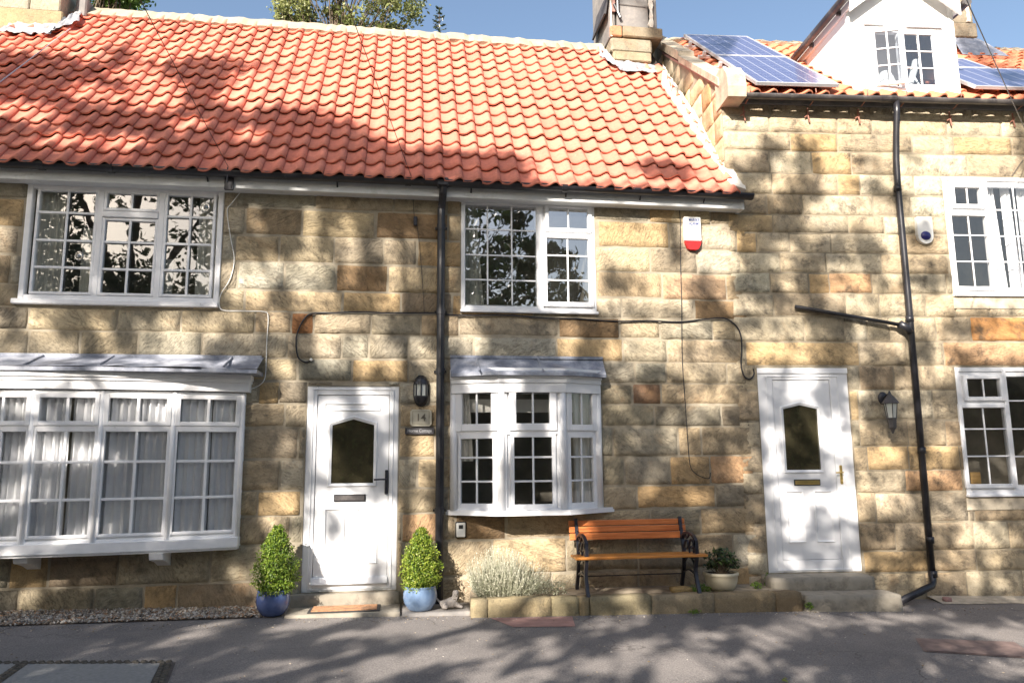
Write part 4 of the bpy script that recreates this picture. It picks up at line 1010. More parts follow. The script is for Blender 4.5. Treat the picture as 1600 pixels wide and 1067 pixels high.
# chimney behind the dormer
ch = MB(); bigblock(ch, 4.70, 5.13, 2.35, 3.1, 7.5, 8.02, (.22,.2,.17)); bigblock(ch, 4.72, 5.15, 2.33, 3.1, 8.03, 8.28, (.28,.25,.2)); bigblock(ch, 4.75, 5.12, 2.36, 3.1, 8.285, 9.3, (.26,.23,.18))
cho = link('chimney', ch, M['gable'], hou); mb = MB(); rumple(mb, (4.6,2.0,7.52),(5.35,2.0,7.52),(5.15,2.33,8.0),(4.7,2.33,8.0), .01); link('lead_flashing', mb, M['lead'], cho)
mb = MB(); slab_strip(mb, ((5.0,2.355,8.3),(5.0,2.355,9.3)),((5.05,2.355,8.3),(5.05,2.355,9.3)), .02, (0,-1,0), .015, 20); link('chimney_mortar', mb, M['fillet'], cho)
# windows of the right house
def RX(px, py): return R.P(px, py).x
def RZ(px, py): return R.P(px, py).z
def rwin(rect, vent, low, second, srows, vrow, lrows, mull, mat_g):
    x0,x1,z0,z1 = rect; mb = MB(); mg = MB(); yF = -.004
    ring(mb, x0, x1, z0, z1, .05, yF, .07, .005)
    mb.box(mull[0], mull[1], yF+.001, .068, z0+.045, z1-.045, .004)
    for (a,b,c,d), rows_, xs in ((vent,[],1),(low,lrows,1)):
        ring(mb, a-.045, b+.045, c-.045, d+.045, .046, yF-.020, .05, .006); glaze(mb, mg, a,b,c,d, [(a+b)/2], rows_, .017, -.008, .006)
    a,b,c,d = second; plate(mb, x0+.01, x1-.01, z0+.01, z1-.01, [second]+[(v_[0]-.02,v_[1]+.02,v_[2]-.02,v_[3]+.02) for v_ in (vent, low)], .016, .060); glaze(mb, mg, a,b,c,d, eq(a,b,3), srows, .017, .006, .014); mb.box(b, x1-.04, yF+.001,.068, z0+.045, z1-.045)
    w_ = link('window', mb, M['upvc'], hou); link('pane', mg, M[mat_g], w_); room(w_, x0,x1,z0,z1)
    mb = MB(); mb.box(x0-.01, x1+.01, -.05, .03, z0-.02, z0+.008, .005); link('sill', mb, M['upvc'], w_); return w_
w5 = rwin(W5, (RX(1491,308), RX(1531,308), RZ(1510,320), RZ(1510,294)), (RX(1491,395), RX(1545,395), RZ(1515,448), RZ(1515,338)), (RX(1554,395), 4.2, RZ(1570,449), RZ(1570,292)),
     [RZ(1570,328), RZ(1570,369), RZ(1570,409)], None, [RZ(1515,368), RZ(1515,409)], (RX(1548,395), RX(1553.5,395)), 'glass_lo')
for a_, b_ in ((1562,1578),(1588,1604),(1611,1650)):
    mb = MB(); curtain(mb, RX(a_,395), RX(b_,395), W5[2], W5[3], .13, .02, 2, -.05); link('curtain', mb, M['curtain'], w5)
w6 = rwin(W6, (RX(1510.5,606), RX(1562,606), RZ(1535,620), RZ(1535,592)), (RX(1508,700), RX(1575,700), RZ(1545,756), RZ(1545,637)), (RX(1585,700), 4.2, RZ(1590,757), RZ(1590,588)),
     [RZ(1590,626), RZ(1590,670), RZ(1590,713)], None, [RZ(1545,670), RZ(1545,712.5)], (RX(1578,700), RX(1584.5,700)), 'glass_lo')
mb = MB(); ax, az = R.P(1522,754,.15).x, W6[2]+.09; mb.box(ax-.03, ax+.09, .15, .17, az, az+.16, .004); link('picture_frame', mb, M['pine'], w6)
# stone sills
mb = MB(); mb.box(W5[0]-.02, W5[1], -.02, .1, W5[2]-.17, W5[2]-.03, .01); mb.box(W6[0]-.02, W6[1], -.02, .1, W6[2]-.17, W6[2]-.03, .01); linksplit('stone_sill', mb, M['coping'], hou)
d2, X, Z = door(hou, D2, .165,.80,.06,.942, .265,.645,.185,.205,.51, .335,.62,.555,.585, .85,.487,.58,.775, [(.235,.43,.61,.86,0),(.54,.74,.61,.86,0)], 0, True, 'brass')

# ================================================================== GROUND
def sheet(pts, dz, n=1): return [(p[0], p[1], gz(p[0], p[1])+dz) for p in pts]
mb = MB(); V = sheet([(-60,-60),(60,-60),(60,60),(-60,60)], 0); mb.add(V, [(0,1,2,3)])
tag(link('path', mb, M['asphalt']), kind='structure')
random.seed(12)
# gravel strip under the left bay
mb = MB(); V = sheet([(-5.6,-.60),(-3.43,-.60),(-1.36,-.46),(-1.30,.0),(-5.6,.0)], .006); mb.add(V, [(0,1,2,3,4)]); tag(link('gravel_bed', mb, M['soil']), kind='structure')
def pebmat():
    mt, n, b = newmat('pebbles'); at = N(n, 'ShaderNodeVertexColor', layer_name='blk'); n.links.new(at.outputs['Color'], b.inputs['Base Color']); b.inputs['Roughness'].default_value = .8; return mt
M['pebble'] = pebmat(); mb = MB(); mb.smooth = False
for i in range(5200):
    x = random.uniform(-4.3, -1.22); yf_ = -.585+(x+3.43)*.066 if x > -3.43 else -.6
    y = random.uniform(yf_, -.01)
    if x > -1.45 and random.random() < .5: continue
    r = random.uniform(.007, .02); z = gz(x,y)+.008+random.uniform(0,.012); c = random.choice([(.42,.36,.28),(.30,.24,.18),(.52,.47,.40),(.36,.22,.13),(.24,.21,.18),(.56,.52,.46)]); k = random.uniform(.6,1.1)
    mb.col = (c[0]*k,c[1]*k,c[2]*k,1); a = random.uniform(0,3.1); ra, rb, rc = r*random.uniform(.8,1.5), r*random.uniform(.7,1.1), r*random.uniform(.5,.9)
    ca, sa = math.cos(a), math.sin(a); P6 = [(ra,0,0),(-ra,0,0),(0,rb,0),(0,-rb,0),(0,0,rc),(0,0,-rc)]
    tl = random.uniform(-.6,.6)
    mb.add([(x+p[0]*ca-p[1]*sa, y+p[0]*sa+p[1]*ca, z+p[2]+p[0]*tl) for p in P6], [(0,2,4),(2,1,4),(1,3,4),(3,0,4),(2,0,5),(1,2,5),(3,1,5),(0,3,5)])
tag(link('gravel', mb, M['pebble']), 'loose pale brown pebbles strewn along the wall under the left bay', 'gravel', kind='stuff')
# paving in the tarmac (lower left): concrete slabs with cobbled joints
mb = MB(); mb.add(sheet([(-4.6,-1.60),(-1.62,-1.86),(-1.38,-3.2),(-4.6,-3.2)], .004), [(0,1,2,3)]); tag(link('paved_strip', mb, simple('joint_grime', (.07,.06,.055), .95, .3, 20, .5)), kind='structure')
for i, q in enumerate([[(-4.6,-1.65),(-2.72,-1.80),(-2.62,-3.2),(-4.6,-3.2)], [(-2.64,-1.82),(-1.72,-1.89),(-1.50,-3.2),(-2.53,-3.2)]]):
    mb = MB(); mb.add(sheet(q, .009)+sheet(q, .003), [(0,1,2,3),(0,4,5,1),(1,5,6,2),(2,6,7,3),(3,7,4,0)])
    tag(link('paving_slab', mb, simple('grey_slab%d' % i, (.23,.23,.22), .95, .15, 40, .5)), ['grey concrete paving slab at the lower left edge of the path', 'grey concrete paving slab right of the other, between two cobbled joints'][i], 'paving slab', 'paving slabs in the path')
cobble_lines = [((-4.6,-1.628),(-1.66,-1.87)), ((-2.68,-1.82),(-2.575,-3.2)), ((-1.68,-1.90),(-1.43,-3.2))]
mb = MB()
for a, b in cobble_lines:
    a, b = Vector(a), Vector(b); n_ = int((b-a).length/.06); d = (b-a)/n_; pr = Vector((-d.y, d.x)).normalized()*.028
    for i in range(n_):
        for s in (-1, 1):
            c = a+d*(i+.5+(.25*s))+pr*s*.7; r = .021; sx = []
            z = gz(c.x,c.y)+.004; mb.add([(c.x-r,c.y-r,z),(c.x+r,c.y-r,z),(c.x+r,c.y+r,z),(c.x-r,c.y+r,z),(c.x-r*.6,c.y-r*.6,z+.012),(c.x+r*.6,c.y-r*.6,z+.012),(c.x+r*.6,c.y+r*.6,z+.012),(c.x-r*.6,c.y+r*.6,z+.012)], [(4,5,6,7),(0,1,5,4),(1,2,6,5),(2,3,7,6),(3,0,4,7)])
tag(link('cobbled_joint', mb, simple('dark_cobble', (.085,.075,.06), .95, .35, 30, .5)), 'dark rows of small cobbles set between the grey slabs', 'cobbles', kind='stuff')
# pink paver and rusty cover
mb = MB(); mb.add(sheet([(.84,-.66),(1.62,-.66),(1.56,-1.05),(1.0,-1.02)], .005), [(0,1,2,3)]); tag(link('paver_strip', mb, M['terracotta']), 'worn pink paver flush in the tarmac before the stone edging', 'paver')
t = thing('access_cover', 'rusty reddish access cover set in the path at lower right', 'cover', (4.6,-2.1,gz(4.6,-2.1)))
q = [G(1430,997), G(1585,1003), G(1625,1030), G(1444,1018)]
mb = MB(); mb.add([(p.x,p.y,p.z+.005) for p in q], [(3,2,1,0)]); cv = link('cover_rim', mb, M['cover'], t)
c = (q[0]+q[1]+q[2]+q[3])/4; mb = MB(); mb.add([(c.x+(p.x-c.x)*.94, c.y+(p.y-c.y)*.90, p.z+.009) for p in q], [(3,2,1,0)]); link('cover_plate', mb, M['cover'], t)
# step, slabs and mat at door 14
def rock(mb, x0,x1,y0,y1,z0,z1, col, amp=.008, cell=.05, r=.02):
    """weathered block: rounded box with an uneven surface"""
    nx,ny,nz = [max(2,int(d/cell)) for d in (x1-x0,y1-y0,z1-z0)]; sd = random.uniform(0,99)
    V = {}; L_ = []
    def vid(i,j,k):
        if (i,j,k) in V: return V[i,j,k]
        x,y,z = x0+(x1-x0)*i/nx, y0+(y1-y0)*j/ny, z0+(z1-z0)*k/nz
        cx_,cy_,cz_ = min(max(x,x0+r),x1-r), min(max(y,y0+r),y1-r), min(max(z,z0+r),z1-r)
        d = Vector((x-cx_,y-cy_,z-cz_)); p = Vector((x,y,z))
        if d.length > 1e-6: p = Vector((cx_,cy_,cz_))+d.normalized()*min(r, d.length)
        nrm = (p-Vector(((x0+x1)/2,(y0+y1)/2,(z0+z1)/2))).normalized()
        p += nrm*amp*(noise.noise(p*9+Vector((sd,0,0)))+.5*noise.noise(p*25+Vector((sd,0,0))))
        V[i,j,k] = len(L_); L_.append(p); return V[i,j,k]
    F = []
    for i in range(nx):
        for j in range(ny): F += [(vid(i,j,nz),vid(i+1,j,nz),vid(i+1,j+1,nz),vid(i,j+1,nz)), (vid(i,j,0),vid(i,j+1,0),vid(i+1,j+1,0),vid(i+1,j,0))]
    for i in range(nx):
        for k in range(nz): F += [(vid(i,0,k),vid(i+1,0,k),vid(i+1,0,k+1),vid(i,0,k+1)), (vid(i,ny,k),vid(i,ny,k+1),vid(i+1,ny,k+1),vid(i+1,ny,k))]
    for j in range(ny):
        for k in range(nz): F += [(vid(0,j,k),vid(0,j,k+1),vid(0,j+1,k+1),vid(0,j+1,k)), (vid(nx,j,k),vid(nx,j+1,k),vid(nx,j+1,k+1),vid(nx,j,k+1))]
    mb.col = (*col, random.random()); mb.smooth = True; mb.add(L_, F)
def rockthing(name, label, cat, box_, col, mat, frame=L, group=None, amp=.008, r=.02):
    mb = MB(); rock(mb, *box_, col, amp, r=r); o = link(name, mb, mat, None, ((box_[0]+box_[1])/2, (box_[2]+box_[3])/2, box_[4]), frame)
    return tag(o, label, cat, group)
rockthing('door_step', 'worn stone threshold step directly under door 14', 'step', (D1[0]-.10, D1[1]+.03, -.10, .06, -.02, D1[2]-.004), (.38,.34,.26), M['concrete'], r=.012, amp=.004)
rockthing('doorway_slab', 'pale flat stone slab in front of door 14 with the doormat on it', 'slab', (-1.06, .0, -.50, -.03, -.06, .032), (.46,.42,.36), M['concrete'], r=.01, amp=.003)
rockthing('slate_slab', 'thin dark grey slab holding the pale blue pot and the stone cat', 'slab', (.02, .69, -.52, -.03, -.06, .016), (.2,.19,.18), M['slateclad'], r=.006, amp=.002)
t = thing('doormat', 'brown coir doormat with dark rubber border before door 14', 'doormat', (-.53,-.27,.032))
mb = MB(); mb.box(-.86,-.19,-.44,-.13,.033,.043,.003); link('mat_border', mb, M['blackrubber'], t)
mb = MB(); mb.box(-.83,-.22,-.41,-.16,.040,.050,.003); link('coir', mb, simple('coir', (.42,.22,.11), 1, .35, 30, 1, bscale=200, dirt=((.12,.08,.05), 7, .52, .7)), t)
# stone edging of the planted strip, and the strip itself
random.seed(44)
eds = [736,762,862,905,922,1019,1118,1213,1255]
for i, (a, b) in enumerate(zip(eds[:-1], eds[1:])):
    A = L.P(a+.2, 950, -.62).x; B = L.P(b-.2, 950, -.62).x
    zt = .137 - (A-.66)*.0115
    lab = ['leftmost short edging stone beside the stone cat','yellowish edging stone under the silvery lavender','small square edging stone right of the lavender','narrow edging stone left of the dark joint at the bench foot','long edging stone below the left half of the bench','edging stone below the right half of the bench','long edging stone below the cream pot','short darker edging stone at the right end, by the lower step'][i]
    rockthing('edging_stone', lab, 'edging stone', (A, B, -.62, -.47, gz(A,-.6)-.06, zt), [(.31,.265,.175),(.29,.245,.155),(.25,.22,.14),(.27,.22,.135),(.22,.195,.13),(.27,.225,.155),(.25,.20,.13),(.20,.155,.10)][i], M['kerb'], group='stones edging the planted strip', amp=.010, r=.009)
mb = MB(); mb.add([(.70,-.5,.115),(3.98,-.5,.08),(3.98,.01,.09),(.70,.01,.125)], [(0,1,2,3)]); mb.add([(.70,-.5,-.1),(.70,.01,-.1),(.70,.01,.125),(.70,-.5,.115)],[(0,1,2,3)])
tag(link('planted_strip', mb, simple('dry_soil', (.30,.25,.18), 1, .35, 9, 1, bscale=40)), kind='structure')
# steps of the right door
rockthing('stone_step', 'upper weathered stone step under the door with the brass handle', 'step', (.15, 1.27, -.30, .05, -.03, D2[2]-.004), (.40,.35,.27), M['concrete'], R, 'steps of the right-hand door')
rockthing('stone_step', 'lower wider stone step in front, at the foot of the black pipe', 'step', (.36, 1.36, -.62, -.305, -.16, .065), (.38,.34,.27), M['concrete'], R, 'steps of the right-hand door', amp=.014)
mb = MB(); random.seed(4); 
V = []; n_ = 30
for i in range(n_+1):
    x = 2.0+4*i/n_; fy = -.27+.06*noise.noise(Vector((x*2,0,0))); 
    for yy_ in (0.0, fy*.5, fy): w_ = R.wld((x,yy_,0)); V.append((x, yy_, gz(w_.x,w_.y)+.03*(1-yy_/fy if fy else 1)+.006))
mb.smooth = True; mb.add(V, [(i*3+k, i*3+k+1, (i+1)*3+k+1, (i+1)*3+k) for i in range(n_) for k in range(2)]); tag(link('dusty_verge', mb, simple('sandy_rubble', (.46,.40,.31), 1, .25, 14, 1, bscale=60), None, (0,0,0), R), kind='structure')
rockthing('red_brick_piece', 'small broken red brick at the wall foot right of the pipe', 'brick', (R.P(1476,943,-.2).x, R.P(1488,943,-.2).x, -.22, -.15, -.12, -.05), (.5,.1,.06), M['terracotta'], R, amp=.006)

mb = MB(); random.seed(61)
for i in range(900):
    x = random.uniform(-4.2, 6.3)
    if random.random() < .7: y = (-.52 if x < .7 else -.64 if x < 4.2 else -.62)-abs(random.gauss(0, .10)) - (.12 if x < -1 else 0)
    else: y = random.uniform(-3.2, -.7)
    r = random.uniform(.003,.009); z = gz(x,y)+r*.4; k = random.uniform(.5,1.2); c = random.choice([(.45,.38,.28),(.30,.24,.17),(.22,.16,.08),(.50,.46,.40)]); mb.col = (c[0]*k,c[1]*k,c[2]*k,1); a = random.uniform(0,3.1); ca, sa = math.cos(a), math.sin(a); w_ = random.uniform(.5,1)
    mb.add([(x+p[0]*ca-p[1]*sa, y+p[0]*sa+p[1]*ca, z+p[2]) for p in ((r*1.4,0,0),(-r*1.4,0,0),(0,r*w_,0),(0,-r*w_,0),(0,0,r*.6),(0,0,-r*.4))], [(0,2,4),(2,1,4),(1,3,4),(3,0,4),(2,0,5),(1,2,5),(3,1,5),(0,3,5)])
tag(link('grit', mb, M['pebble']), 'scattered grit and leaf bits along the edge of the tarmac', 'grit', kind='stuff')
# ================================================================== foliage helpers
def leafquad(mb, p, size, shade, long=1.6, nrm=None):
    d = Vector((random.gauss(0,1), random.gauss(0,1), random.gauss(0,1)))
    if d.length < 1e-3: d = Vector((0,0,1))
    d.normalize()
    if nrm is not None: d = (d*.8 + nrm).normalized()
    a = d.orthogonal().normalized(); b = d.cross(a); an = random.uniform(0, 6.28); a, b = a*math.cos(an)+b*math.sin(an), b*math.cos(an)-a*math.sin(an)
    L2 = size*long/2; w = size/2; p = Vector(p)
    mb.col = (0,0,0,shade)
    mb.add([p-a*L2, p+b*w*.9-a*L2*.1, p+a*L2, p-b*w*.9-a*L2*.1], [(0,1,2,3)])
def pick_in_ball():
    while True:
        v = Vector((random.uniform(-1,1), random.uniform(-1,1), random.uniform(-1,1)))
        if v.length < 1: return v
# potted cones
def topiary(px0, px1, ptop, pbot, d, label, n=3800, tone=0, seed=1):
    random.seed(seed); a = L.P(px0, (ptop+pbot)/2+15, -d); b = L.P(px1, (ptop+pbot)/2+15, -d); cx = (a.x+b.x)/2; rmax = (b.x-a.x)/2
    zb = L.P(px0, pbot, -d).z - .02; zt = L.P(px0, ptop, -d).z
    t = thing('box_shrub', label, 'shrub', (cx, -d, zb), None, 'clipped cones in the blue pots')
    mb = MB(); H = zt-zb; lump = random.uniform(0, 50)
    def rad_(f, an):   # pear shaped outline
        r = rmax*(.78+.35*math.sin(min(1,f/.42)*math.pi*.6)) if f < .34 else rmax*(1-.82*((f-.34)/.66)**1.55)
        r = min(r, rmax*1.02)
        return max(.012, r*(1+.34*noise.noise(Vector((math.cos(an)*2+lump, math.sin(an)*2, f*7)))+.16*noise.noise(Vector((math.cos(an)*6+lump, math.sin(an)*6, f*17)))))
    for i in range(n):
        f = 1-math.sqrt(random.random()) if random.random() < .35 else random.random()**1.15; an = random.uniform(0, 6.283); k = random.random()**.35
        r = rad_(f, an)*k; z = zb+H*f
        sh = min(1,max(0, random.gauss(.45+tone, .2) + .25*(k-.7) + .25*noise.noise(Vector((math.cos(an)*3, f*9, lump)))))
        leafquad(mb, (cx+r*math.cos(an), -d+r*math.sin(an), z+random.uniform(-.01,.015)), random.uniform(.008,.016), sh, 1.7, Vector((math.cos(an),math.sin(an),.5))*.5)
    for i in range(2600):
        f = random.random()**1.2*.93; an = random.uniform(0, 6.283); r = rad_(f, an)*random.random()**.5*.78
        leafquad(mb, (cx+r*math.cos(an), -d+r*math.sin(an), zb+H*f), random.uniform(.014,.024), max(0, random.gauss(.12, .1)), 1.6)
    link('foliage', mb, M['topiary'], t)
    mb = MB(); mb.tube([(cx,-d,zb-.06),(cx+.01,-d,zb+H*.5),(cx,-d,zb+H*.85)], [.014,.009,.004], 6)
    for i in range(14):
        an = random.uniform(0,6.28); f = random.uniform(.1,.7); r = rad_(f,an)*.8; mb.tube([(cx,-d,zb+H*f*.6),(cx+r*math.cos(an),-d+r*math.sin(an),zb+H*f)], [.005,.002], 5)
    link('stem', mb, M['bark'], t); return cx
def pot(cx, d, r, zt, zb, label, mat, grp):
    t = thing('plant_pot', label, 'plant pot', (cx,-d,zb), None, grp); H = zt-zb; mb = MB(); mb.smooth = True
    mb.lathe([(0,0),(r*.60,0),(r*.72,H*.06),(r*.93,H*.30),(r*1.0,H*.52),(r*.99,H*.70),(r*.93,H*.88),(r*.91,H*.94),(r*.94,H*.98),(r*.93,H),(r*.86,H*.985),(r*.84,H*.9)], cx, -d, 40, zb); link('glazed_body', mb, mat, t)
    mb = MB(); mb.lathe([(0.001,H*.93),(r*.86,H*.90)], cx, -d, 24, zb); link('soil', mb, M['soil'], t)
dP = .34
def potpx(px0, px1, ptop, pbot, d, label, mat): 
    a, b = L.P(px0, (ptop+pbot)/2, -d), L.P(px1, (ptop+pbot)/2, -d); zt = L.P(px0, ptop, -d).z; cx = (a.x+b.x)/2
    zb = gz(cx,-d)+.006 if cx < -.5 else .017
    pot(cx, d, (b.x-a.x)/2/.985, zt, zb, label, mat, 'blue pots beside door 14')
potpx(400, 452.5, 921, 962, .36, 'deep blue glazed round pot left of door 14', M['blueglaze'])
potpx(630, 682.5, 915, 957, .36, 'lighter blue glazed round pot right of door 14', M['paleblue'])
topiary(397, 466, 822, 924, .36, 'green cone-shaped box shrub in the deep blue pot left of door 14', seed=2, tone=-.08, n=8500)
topiary(626, 690, 826, 918, .36, 'yellow-green cone-shaped box shrub in the lighter blue pot by the downpipe', seed=3, tone=.12, n=8000)

# lavender
random.seed(21); t = thing('lavender', 'sprawling silvery lavender bush with dry flower stalks behind the edging', 'plant', (1.3,-.36,.12))
mb = MB(); sm = MB(); cx = L.P(785,930,-.4).x
for i in range(1100):
    u = random.gauss(0, .42); x = cx + u*.46; y = random.uniform(-.52,-.12); an = random.gauss(0,.5); hgt = random.uniform(.14,.47)*(1-min(.7,abs(u)*.5)); lean = u*.35+random.gauss(0,.12)
    x = max(x, .72); lean = max(lean, -.3) if x < 1.0 else lean; a = Vector((x*.8+cx*.2, y*.5-.17, .12)); b = Vector((x+lean*hgt*.6, y+random.gauss(0,.04), .12+hgt*.75)); c = b+Vector((lean*.08+random.gauss(0,.012), random.gauss(0,.012), hgt*.28))
    sm.col = (0,0,0,random.uniform(.2,.8)); sm.tube([a,b,c], [.0016,.0014,.0012], 3, False)
    if random.random() < .5:
        for k in range(4): leafquad(mb, b.lerp(c, .55+.15*k), .010, random.uniform(.6,1), 1.4)
    for k in range(7):
        p = a.lerp(b, random.uniform(.15,.95)); leafquad(mb, p+Vector((random.gauss(0,.012),random.gauss(0,.012),0)), .0065, random.uniform(0,.75), 5)
for i in range(420):   # straggling dark-tipped shoots to the right
    x = L.P(random.uniform(835,885), 930, -.45).x; hgt = random.uniform(.02,.12); p = Vector((x, random.uniform(-.55,-.25), .12+hgt)); leafquad(mb, p, .012, random.uniform(.0,.6), 2)
link('foliage', mb, M['lav'], t); link('stalks', sm, M['lav'], t)

# cream pot with dark shrub
cx = L.P(1127,910,-.33).x; zt = L.P(1127,893,-.33).z; r = (L.P(1152,900,-.33).x-L.P(1102,900,-.33).x)/2; H = zt-.09
t = thing('plant_pot', 'weathered cream round pot at the right end of the bench', 'plant pot', (cx,-.33,.09)); mb = MB(); mb.smooth = True
mb.lathe([(0,0),(r*.62,0),(r*.80,H*.2),(r*.93,H*.5),(r*.97,H*.80),(r*.99,H*.82),(r*1.03,H*.86),(r*1.03,H*.97),(r*1.0,H),(r*.9,H),(r*.88,H*.9)], cx, -.33, 36, .09); link('pot_body', mb, M['cream'], t)
mb = MB(); mb.lathe([(.001,H*.93),(r*.9,H*.9)], cx, -.33, 20, .09); link('soil', mb, M['soil'], t)
random.seed(77); t = thing('leafy_shrub', 'dark glossy-leaved shrub growing in the cream pot', 'shrub', (cx,-.33,zt)); mb = MB(); st = MB()
for i in range(46):
    v = pick_in_ball(); tip = Vector((cx+v.x*.20, -.33+v.y*.15, zt+.05+abs(v.z)*.20)); base = Vector((cx+v.x*.04,-.33,zt-.04)); st.tube([base,(base+tip)/2+Vector((0,0,.02)),tip], [.004,.003,.002], 5)
    for k in range(13):
        an = k*2.4; leafquad(mb, tip+Vector((math.cos(an)*.028, math.sin(an)*.028, random.uniform(-.03,.015))), random.uniform(.017,.026), random.random()**1.8, 2.3, Vector((math.cos(an)*.3,-.3,.8)))
link('foliage', mb, M['darkleaf'], t); link('stems', st, M['bark'], t)
# weeds
def weed(px, py, d, w, h, n, label, seed, fr=L):
    random.seed(seed); p = fr.P(px, py, -d); o = Vector((p.x,-d,p.z-h*.5)); mb = MB()
    for i in range(n): v = pick_in_ball(); leafquad(mb, o+Vector((v.x*w/2, v.y*w*.3, h*.5+v.z*h/2)), random.uniform(.012,.022), random.random(), 1.5, Vector((0,-.3,.6)))
    for i in range(max(4,n//12)): v = pick_in_ball(); mb.col = (0,0,0,.2); mb.tube([o+Vector((0,0,0)), o+Vector((v.x*w/2,v.y*.03,h*.5+v.z*h/2))], .0015, 3, False)
    tag(link('weed', mb, M['weed'], None, o, fr), label, 'weed', 'weeds in the planted strip')
weed(1094, 920, .40, .24, .10, 260, 'bright green weed clump at the right front bench foot', 1)
weed(1182, 914, .30, .14, .07, 90, 'small green weed between the cream pot and the steps', 2)
weed(1199, 906, .12, .08, .16, 80, 'thin upright weed against the wall left of the steps', 3)
weed(1265, 946, .68, .10, .07, 80, 'little weed in the joint between the edging and lower step', 4)
weed(1086, 955, .70, .13, .04, 60, 'low grey-green weed on the tarmac under the edging', 5)
rockthing('loose_stone', 'flat yellow-brown stone lying behind the edging under the bench', 'stone', (L.P(1048,920,-.35).x, L.P(1080,920,-.35).x, -.42,-.28,.09,.15), (.40,.30,.15), M['kerb'], amp=.01)

p = G(1228,1066); mb = MB(); random.seed(3)
for i in range(9): leafquad(mb, (p.x+random.gauss(0,.008), p.y+random.gauss(0,.008), p.z+random.uniform(.0,.035)), .018, random.uniform(.5,1), 1.8, Vector((0,0,1)))
tag(link('sprout', mb, M['topiary'], None, p), 'tiny yellow-green sprout in the tarmac at the bottom edge', 'sprout')
# stone cat
random.seed(2); gx = lambda px, py: L.P(px, py, -.36)
cO = gx(705, 952); zg = .016
t = thing('cat_statue', 'small pale stone cat lying by the downpipe, head raised and tail up', 'statue', (cO.x,-.36,zg))
mb = MB(); mb.smooth = True; s = .0066
def cp_(px, py): p = gx(px, py); return p.x, p.z
xh, zh = cp_(711.5, 932); xb, zb_ = cp_(698, 946)
sk = MB()
def skin(name, verts, edges, parent, mat, sub=2):
    me = bpy.data.meshes.new(name); O = ORI[parent.name]; me.from_pydata([Vector(v[0])-O for v in verts], edges, []); o = bpy.data.objects.new(name, me); C.objects.link(o); o.parent = parent
    md = o.modifiers.new('skin','SKIN'); md.use_smooth_shade = True
    for sv, v in zip(me.skin_vertices[0].data, verts): sv.radius = (v[1], v[1]) if not isinstance(v[1], tuple) else v[1]
    me.skin_vertices[0].data[0].use_root = True
    ss = o.modifiers.new('sub','SUBSURF'); ss.levels = sub; ss.render_levels = sub
    bpy.context.view_layer.update(); m2 = bpy.data.meshes.new_from_object(o.evaluated_get(bpy.context.evaluated_depsgraph_get())); o.modifiers.clear(); o.data = m2; m2.materials.clear(); m2.materials.append(mat)
    for p in m2.polygons: p.use_smooth = True
    ORI[o.name] = O; FRM[o.name] = FRM[parent.name]; return o
x_ = lambda px: gx(px, 945).x
Y0 = -.36
vz = [((x_(693),Y0,zg+.055),.050),((x_(700),Y0,zg+.058),.046),((x_(707),Y0,zg+.062),.042),((x_(711),Y0-.005,zg+.095),.030),((x_(712),Y0-.012,zg+.137),.043),
      ((x_(712),Y0-.045,zg+.125),.018), ((x_(715),Y0-.02,zg+.03),.020),((x_(723),Y0-.03,zg+.016),.013),((x_(694),Y0-.045,zg+.03),.028),((x_(699),Y0-.06,zg+.015),.015),
      ((x_(688),Y0+.02,zg+.06),.012),((x_(684),Y0+.02,zg+.085),.008),((x_(682),Y0+.02,zg+.105),.005), ((x_(708),Y0-.012,zg+.172),.010),((x_(716),Y0-.012,zg+.172),.010), ((x_(713),Y0+.02,zg+.03),.018),((x_(721),Y0+.02,zg+.016),.012)]
skin('cat_body', vz, [(0,1),(1,2),(2,3),(3,4),(4,5),(2,6),(6,7),(0,8),(8,9),(0,10),(10,11),(11,12),(4,13),(4,14),(2,15),(15,16)], t, M['catstone'])
mb = MB(); mb.ball(x_(712.5),Y0-.066,zg+.128,.006,.006,.005,8,6); mb.ball(x_(710),Y0-.046,zg+.145,.004,.004,.004,8,6); mb.ball(x_(714.5),Y0-.046,zg+.145,.004,.004,.004,8,6); link('face_marks', mb, M['ink'], t)
mb = MB(); mb.smooth = True; mb.tube([(x_(711)+.033*math.cos(k*.52),Y0-.006+.033*math.sin(k*.52),zg+.098+.006*math.sin(k*.52)) for k in range(13)], .004, 6, False); link('collar', mb, M['ink'], t)

# ================================================================== bench
bx0, bx1 = 1.80, 2.93
t = thing('park_bench', 'garden bench with orange slats and black cast-iron ends against the wall', 'bench', (2.36,-.35,.12))
random.seed(6)
